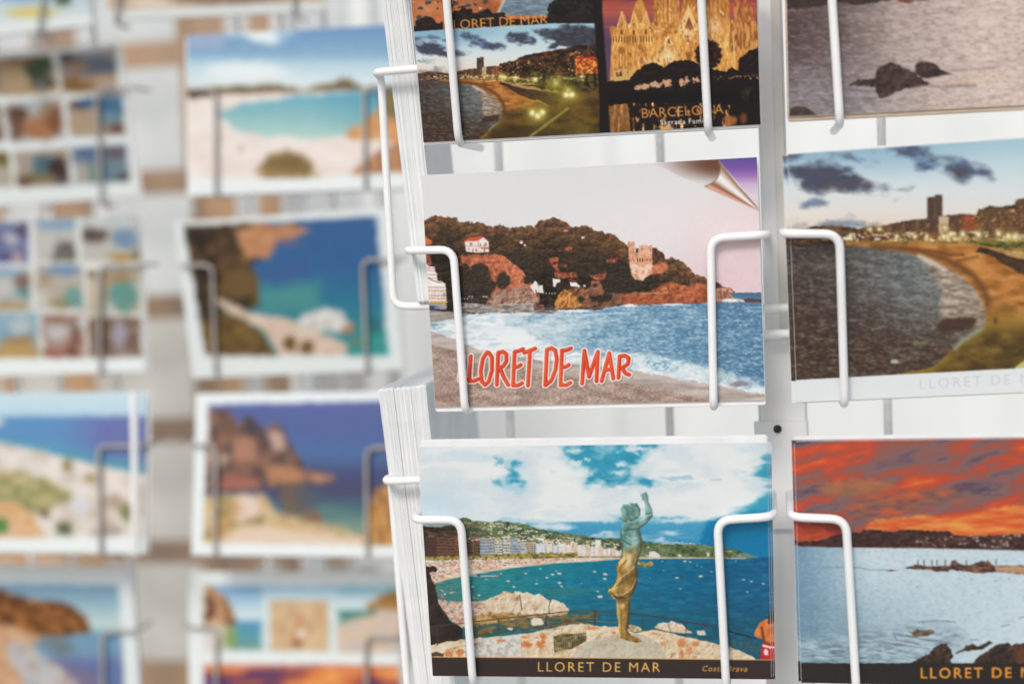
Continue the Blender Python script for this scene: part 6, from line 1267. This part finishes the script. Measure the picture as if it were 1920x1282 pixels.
# ------------------------------------------------------------------ the near stand's frame
near_rack = empty('postcard_stand', NEAR.at(.115, -.10, -EYE[2]))
tag(near_rack, 'white wire postcard stand in sharp focus, nearest the viewer', 'postcard stand')
bpy.context.view_layer.update()
def onto(o): return own(o, near_rack)
WR = .0018
DEP = -NEAR.n
def on_card(fr, px, py, off): return hit(px, py, fr[0] + fr[3] * off, fr[3])
def bracket(key, pts, back=.05, off=.0036, drop=.0):
    fr = near_cards[key][0]
    P = [on_card(fr, px, py, off) for px, py in pts]
    path = [P[0] + DEP * back] + P + [P[-1] + DEP * back]
    onto(tube('wire_bracket', path, WR, M_WIRE, None, .0062, 16))
bracket('c1', [(738, -36), (834, -38), (860, 268)])
bracket('c1', [(1418, -62), (1312, -58), (1328, 247)])
bracket('c2', [(760, 470), (850, 468), (872, 773)])
bracket('c2', [(1437, 440), (1332, 447), (1338, 765)])
bracket('c3', [(774, 974), (864, 974), (887, 1284)])
bracket('c3', [(1450, 968), (1345, 975), (1362, 1292)])
bracket('d1', [(1458, -62), (1556, -64), (1575, 233)])
bracket('d1', [(2150, -95), (2045, -90), (2052, 205)])
bracket('d2', [(1470, 438), (1574, 439), (1584, 760)])
bracket('d2', [(2165, 405), (2060, 410), (2068, 735)])
bracket('d3', [(1484, 969), (1586, 973), (1606, 1300)])
bracket('d3', [(2160, 960), (2060, 966), (2070, 1296)])
# side brackets: out to the left, along the side, down and back in
def side_bracket(p_in, p_out, p_low, p_end, w0, run=.045):
    a, b = NEAR.px(*p_in, w0), NEAR.px(*p_out, w0)
    c = b + DEP * run
    d = NEAR.px(*p_low, w0 - run); e = NEAR.px(*p_end, w0 - run)
    onto(tube('wire_bracket', [a, b, c, d, e], WR, M_WIRE, None, .006, 16))
side_bracket((800, 128), (701, 136), (738, 574), (806, 574), -.019, .012)
side_bracket((815, 898), (720, 902), (768, 1340), (840, 1340), -.013, .012)
# uprights and cross rods of the frame
def upright(px, py, w, r=.0023, z0=-.42, z1=.30, mat=M_ROD):
    P = NEAR.px(px, py, w); u, _, z = NEAR.loc(P)
    onto(tube('frame_rod', [NEAR.at(u, w, z0), NEAR.at(u, w, z1)], r, mat, None, .001, 12))
WF = -.056; WD = -.11
for px_ in (957, 1256, 1665, 1990): upright(px_, 790, WD, .0021)
def crossrod(py, w, r, px0=1380, px1=1540):
    onto(tube('frame_rod', [NEAR.px(px0, py + 3, w), NEAR.px(px1, py - 2, w)], r, M_ROD, None, .001, 12))
crossrod(577, WF + .0035, .0020); crossrod(626, WF + .0035, .0022)
# post between the columns, wider sleeve below with a bolt hole
u0, _, _ = NEAR.loc(NEAR.px(1427, 400, -.066)); u1, _, _ = NEAR.loc(NEAR.px(1478, 400, -.066))
_, _, zj = NEAR.loc(NEAR.px(1455, 640, -.060)); _, _, zs = NEAR.loc(NEAR.px(1458, 791, -.056))
_, _, zb = NEAR.loc(NEAR.px(1458, 805, -.0555)); ub, _, _ = NEAR.loc(NEAR.px(1458, 805, -.0555))
onto(box('post', NEAR, u0, u1, -.078, -.066, zj, .36, M_POST))
c0, _, _ = NEAR.loc(NEAR.px(1456, 400, -.0655)); c1, _, _ = NEAR.loc(NEAR.px(1474, 400, -.0655))
onto(box('shaded_post_channel', NEAR, c0, c1, -.0662, -.0652, zj + .001, .36, M_CHAN))  # thin strip on the post, its colour painted as a shadowed channel
onto(box('post_sleeve', NEAR, u0 - .004, u1 + .006, -.082, -.0605, -EYE[2] + .02, zj, M_POST))
uL, _, _ = NEAR.loc(NEAR.px(1414, 800, -.058)); uR, _, _ = NEAR.loc(NEAR.px(1516, 800, -.058))
onto(box('clamp_plate', NEAR, uL, uR, -.0604, -.0575, zs - .05, zs, M_POST))
hb = NEAR.at(ub, -.0574, zb)
onto(tube('bolt_hole_shade', [hb, hb + NEAR.n * .0006], .0019, M_DARK, None, .0001, 16))  # dark disc, its colour standing for the shade inside the hole
onto(box('base_plate', NEAR, u0 - .16, u1 + .16, -.26, .09, -EYE[2] + .002, -EYE[2] + .02, M_POST))

# ------------------------------------------------------------------ the second stand, out of focus behind
G2 = 'printed postcards on the blurred stand behind'
far_cards = {}
for key, fr, paint, label in (
        ('b0', F(FAR, -.1867, .1973, 0, -1.62, 5, -.24), sand_card, 'sandy beige postcard cut by the top edge, above the lagoon postcard'),
        ('b1', F(FAR, -.1366, .0803, -.0017, -.81, -4.86, .28), lagoon_card, 'blurred postcard of a pale lagoon with a round bush below blue sky'),
        ('b2', F(FAR, -.1487, -.0392, -.0041, 1.11, 4.99, 1.04), cove_card, 'blurred white bordered postcard of deep blue water and a brown cove, tilted'),
        ('b3', F(FAR, -.1376, -.1531, .0220, -.64, -11.65, .11), headland_card, 'blurred white bordered postcard of a brown headland under indigo sky'),
        ('b4', F(FAR, -.1585, -.2770, 0, -.51, -7.5, -.31), triptych_card, 'blurred postcard of three small beach views above a red sunset strip'),
        ('a0', F(FAR, -.3496, .1946, 0, 2.0, 5, .47), pale_card, 'pale postcard with a yellow patch in the top corner above the mosaic postcard'),
        ('a1', F(FAR, -.3427, .0827, -.0378, 1.09, 7.51, -.38), mosaic_card, 'blurred postcard with a mosaic of beach photos in wide white margins'),
        ('a2', F(FAR, -.3248, -.0340, -.0013, .31, -3.84, -.59), grid_card, 'blurred postcard with a tight grid of small views, purple and ochre, white foot'),
        ('a3', F(FAR, -.3151, -.1483, .0311, -.73, -8.97, -.44), dunes_card, 'blurred postcard of pale dunes and green scrub beside blue sea'),
        ('a4', F(FAR, -.3442, -.2722, 0, -.81, .52, -.10), cliff_card, 'blurred white bordered postcard of an ochre cliff falling to grey blue water')):
    far_cards[key] = (fr, postcard(label, fr, paint, 190, 136, G2))
rg = random.Random(5)
what = dict(b0='sandy beige', b1='lagoon', b2='deep blue cove', b3='brown headland', b4='three view sunset', a0='pale yellow patch', a1='mosaic', a2='tight grid', a3='dunes', a4='ochre cliff')
for k, (fr, o) in far_cards.items():
    stack_behind(fr, 3, .0012, 'white card edge behind the blurred %s postcard' % what[k], 'white card edges on the blurred stand', rg, du=.002, dv=.001)

far_rack = empty('postcard_stand', FAR.at(-.24, -.12, -EYE[2]))
tag(far_rack, 'white wire postcard stand, blurred, standing behind on the left', 'postcard stand')
bpy.context.view_layer.update()
def onto2(o): return own(o, far_rack)
def bracket2(key, pts, back=.022, off=.0036):
    fr = far_cards[key][0]
    P = [on_card(fr, px, py, off) for px, py in pts]
    onto2(tube('wire_bracket', [P[0] + DEP * back] + P + [P[-1] + DEP * back], 0.0012, M_WIRE_SHADE, None, .006, 12))
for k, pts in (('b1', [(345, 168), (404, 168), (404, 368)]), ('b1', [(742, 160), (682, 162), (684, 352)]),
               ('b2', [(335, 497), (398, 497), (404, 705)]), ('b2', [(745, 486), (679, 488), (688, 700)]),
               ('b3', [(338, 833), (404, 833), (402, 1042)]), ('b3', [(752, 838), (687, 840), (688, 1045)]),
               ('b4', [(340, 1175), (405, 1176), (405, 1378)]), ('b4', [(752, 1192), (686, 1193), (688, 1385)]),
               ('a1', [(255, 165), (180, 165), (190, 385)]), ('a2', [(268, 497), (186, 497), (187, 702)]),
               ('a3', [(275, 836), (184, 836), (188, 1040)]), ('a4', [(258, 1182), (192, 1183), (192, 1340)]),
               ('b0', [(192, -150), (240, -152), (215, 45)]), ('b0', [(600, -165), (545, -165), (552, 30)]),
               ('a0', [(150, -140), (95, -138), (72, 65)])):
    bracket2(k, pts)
def col_u(R, px, w, py=640): return R.loc(R.px(px, py, w))[0]
a_, b_ = FAR.px(251, 742, .055), FAR.px(255, 1036, .055)
onto2(tube('frame_rod', [a_, b_], .0024, M_WIRE, None, .001, 12))
# far side of this stand: blank backs in rows, the shop front showing between them
rg = random.Random(8)
for px, wd in ((-60, .06), (62, .04), (276, .098), (478, .022), (632, .056), (735, .012)):
    uc = FAR.loc(FAR.px(px, 640, -.37))[0]
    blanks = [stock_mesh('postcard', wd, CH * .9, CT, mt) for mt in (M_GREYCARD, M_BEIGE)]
    for i in range(6):
        fr = F(FAR, uc - (.008 if wd > .09 and i > 2 else 0) + rg.uniform(-.002, .002), .232 - i * .1175, -.37 + rg.uniform(-.006, .006), rg.uniform(-1.2, 1.2), rg.uniform(-4, 2), rg.uniform(-1, 1))
        plain_card(fr, 'blank card back glimpsed through the blurred stand behind', 'blank card backs on the far side of the blurred stand', blanks[0 if i < 3 else 1])
# centre post plate and rods
onto2(box('post', FAR, col_u(FAR, 540, -.2), col_u(FAR, 575, -.2), -.22, -.2, -EYE[2] + .02, .40, M_POST))
onto2(box('base_plate', FAR, -.42, -.06, -.28, .06, -EYE[2] + .002, -EYE[2] + .02, M_POST))
for px in (30, 110, 215, 480, 560, 640):
    u = col_u(FAR, px, -.055)
    onto2(tube('frame_rod', [FAR.at(u, -.055, -.5), FAR.at(u, -.055, .4)], .0023, M_ROD, None, .001, 10))

# ------------------------------------------------------------------ ground and the shop front behind
M_GROUND = noise_mat('pavement_stone', (.34, .33, .31), (.46, .45, .42), 6, .8, .2, .3)
M_WALL = noise_mat('ochre_shop_front', (.34, .26, .20), (.58, .37, .21), 5, .7, .2, .1, stretch=(3, 1, .6))
M_PALE = noise_mat('white_painted_planks', (.80, .82, .80), (.88, .90, .88), 5, .6, .3, .1, stretch=(3, 1, .6))
gm = bpy.data.meshes.new('pavement'); gm.from_pydata([(-40, -40, 0), (40, -40, 0), (40, 40, 0), (-40, 40, 0)], [], [(0, 1, 2, 3)]); gm.materials.append(M_GROUND)
g = link(bpy.data.objects.new('pavement', gm)); g['kind'] = 'structure'
def planks(x, x1, y, mat, label, seed):
    V, Fc = [], []; rg = random.Random(seed)
    while x < x1 - .02:                                  # upright boards, shoulder to shoulder
        wd = min(rg.uniform(.09, .13), x1 - x); y0 = y + rg.uniform(-.004, .004); b = len(V)
        for yy in (y0, y0 + .03):
            V += [(x, yy, 0.0), (x + wd - .0004, yy, 0.0), (x + wd - .0004, yy, 2.6), (x, yy, 2.6)]
        Fc += [(b, b + 1, b + 2, b + 3), (b + 7, b + 6, b + 5, b + 4), (b, b + 4, b + 5, b + 1), (b + 1, b + 5, b + 6, b + 2), (b + 2, b + 6, b + 7, b + 3), (b + 3, b + 7, b + 4, b)]
        x += wd
    tag(mesh_obj('shop_wall', V, Fc, mat), label, 'wall')
planks(-1.7, -.2, 1.62, M_WALL, 'orange brown plank shop front, blurred, glimpsed behind the second stand', 2)
planks(-.2, 1.5, 1.62, M_PALE, 'white plank shop front showing through the gaps of the near stand', 3)
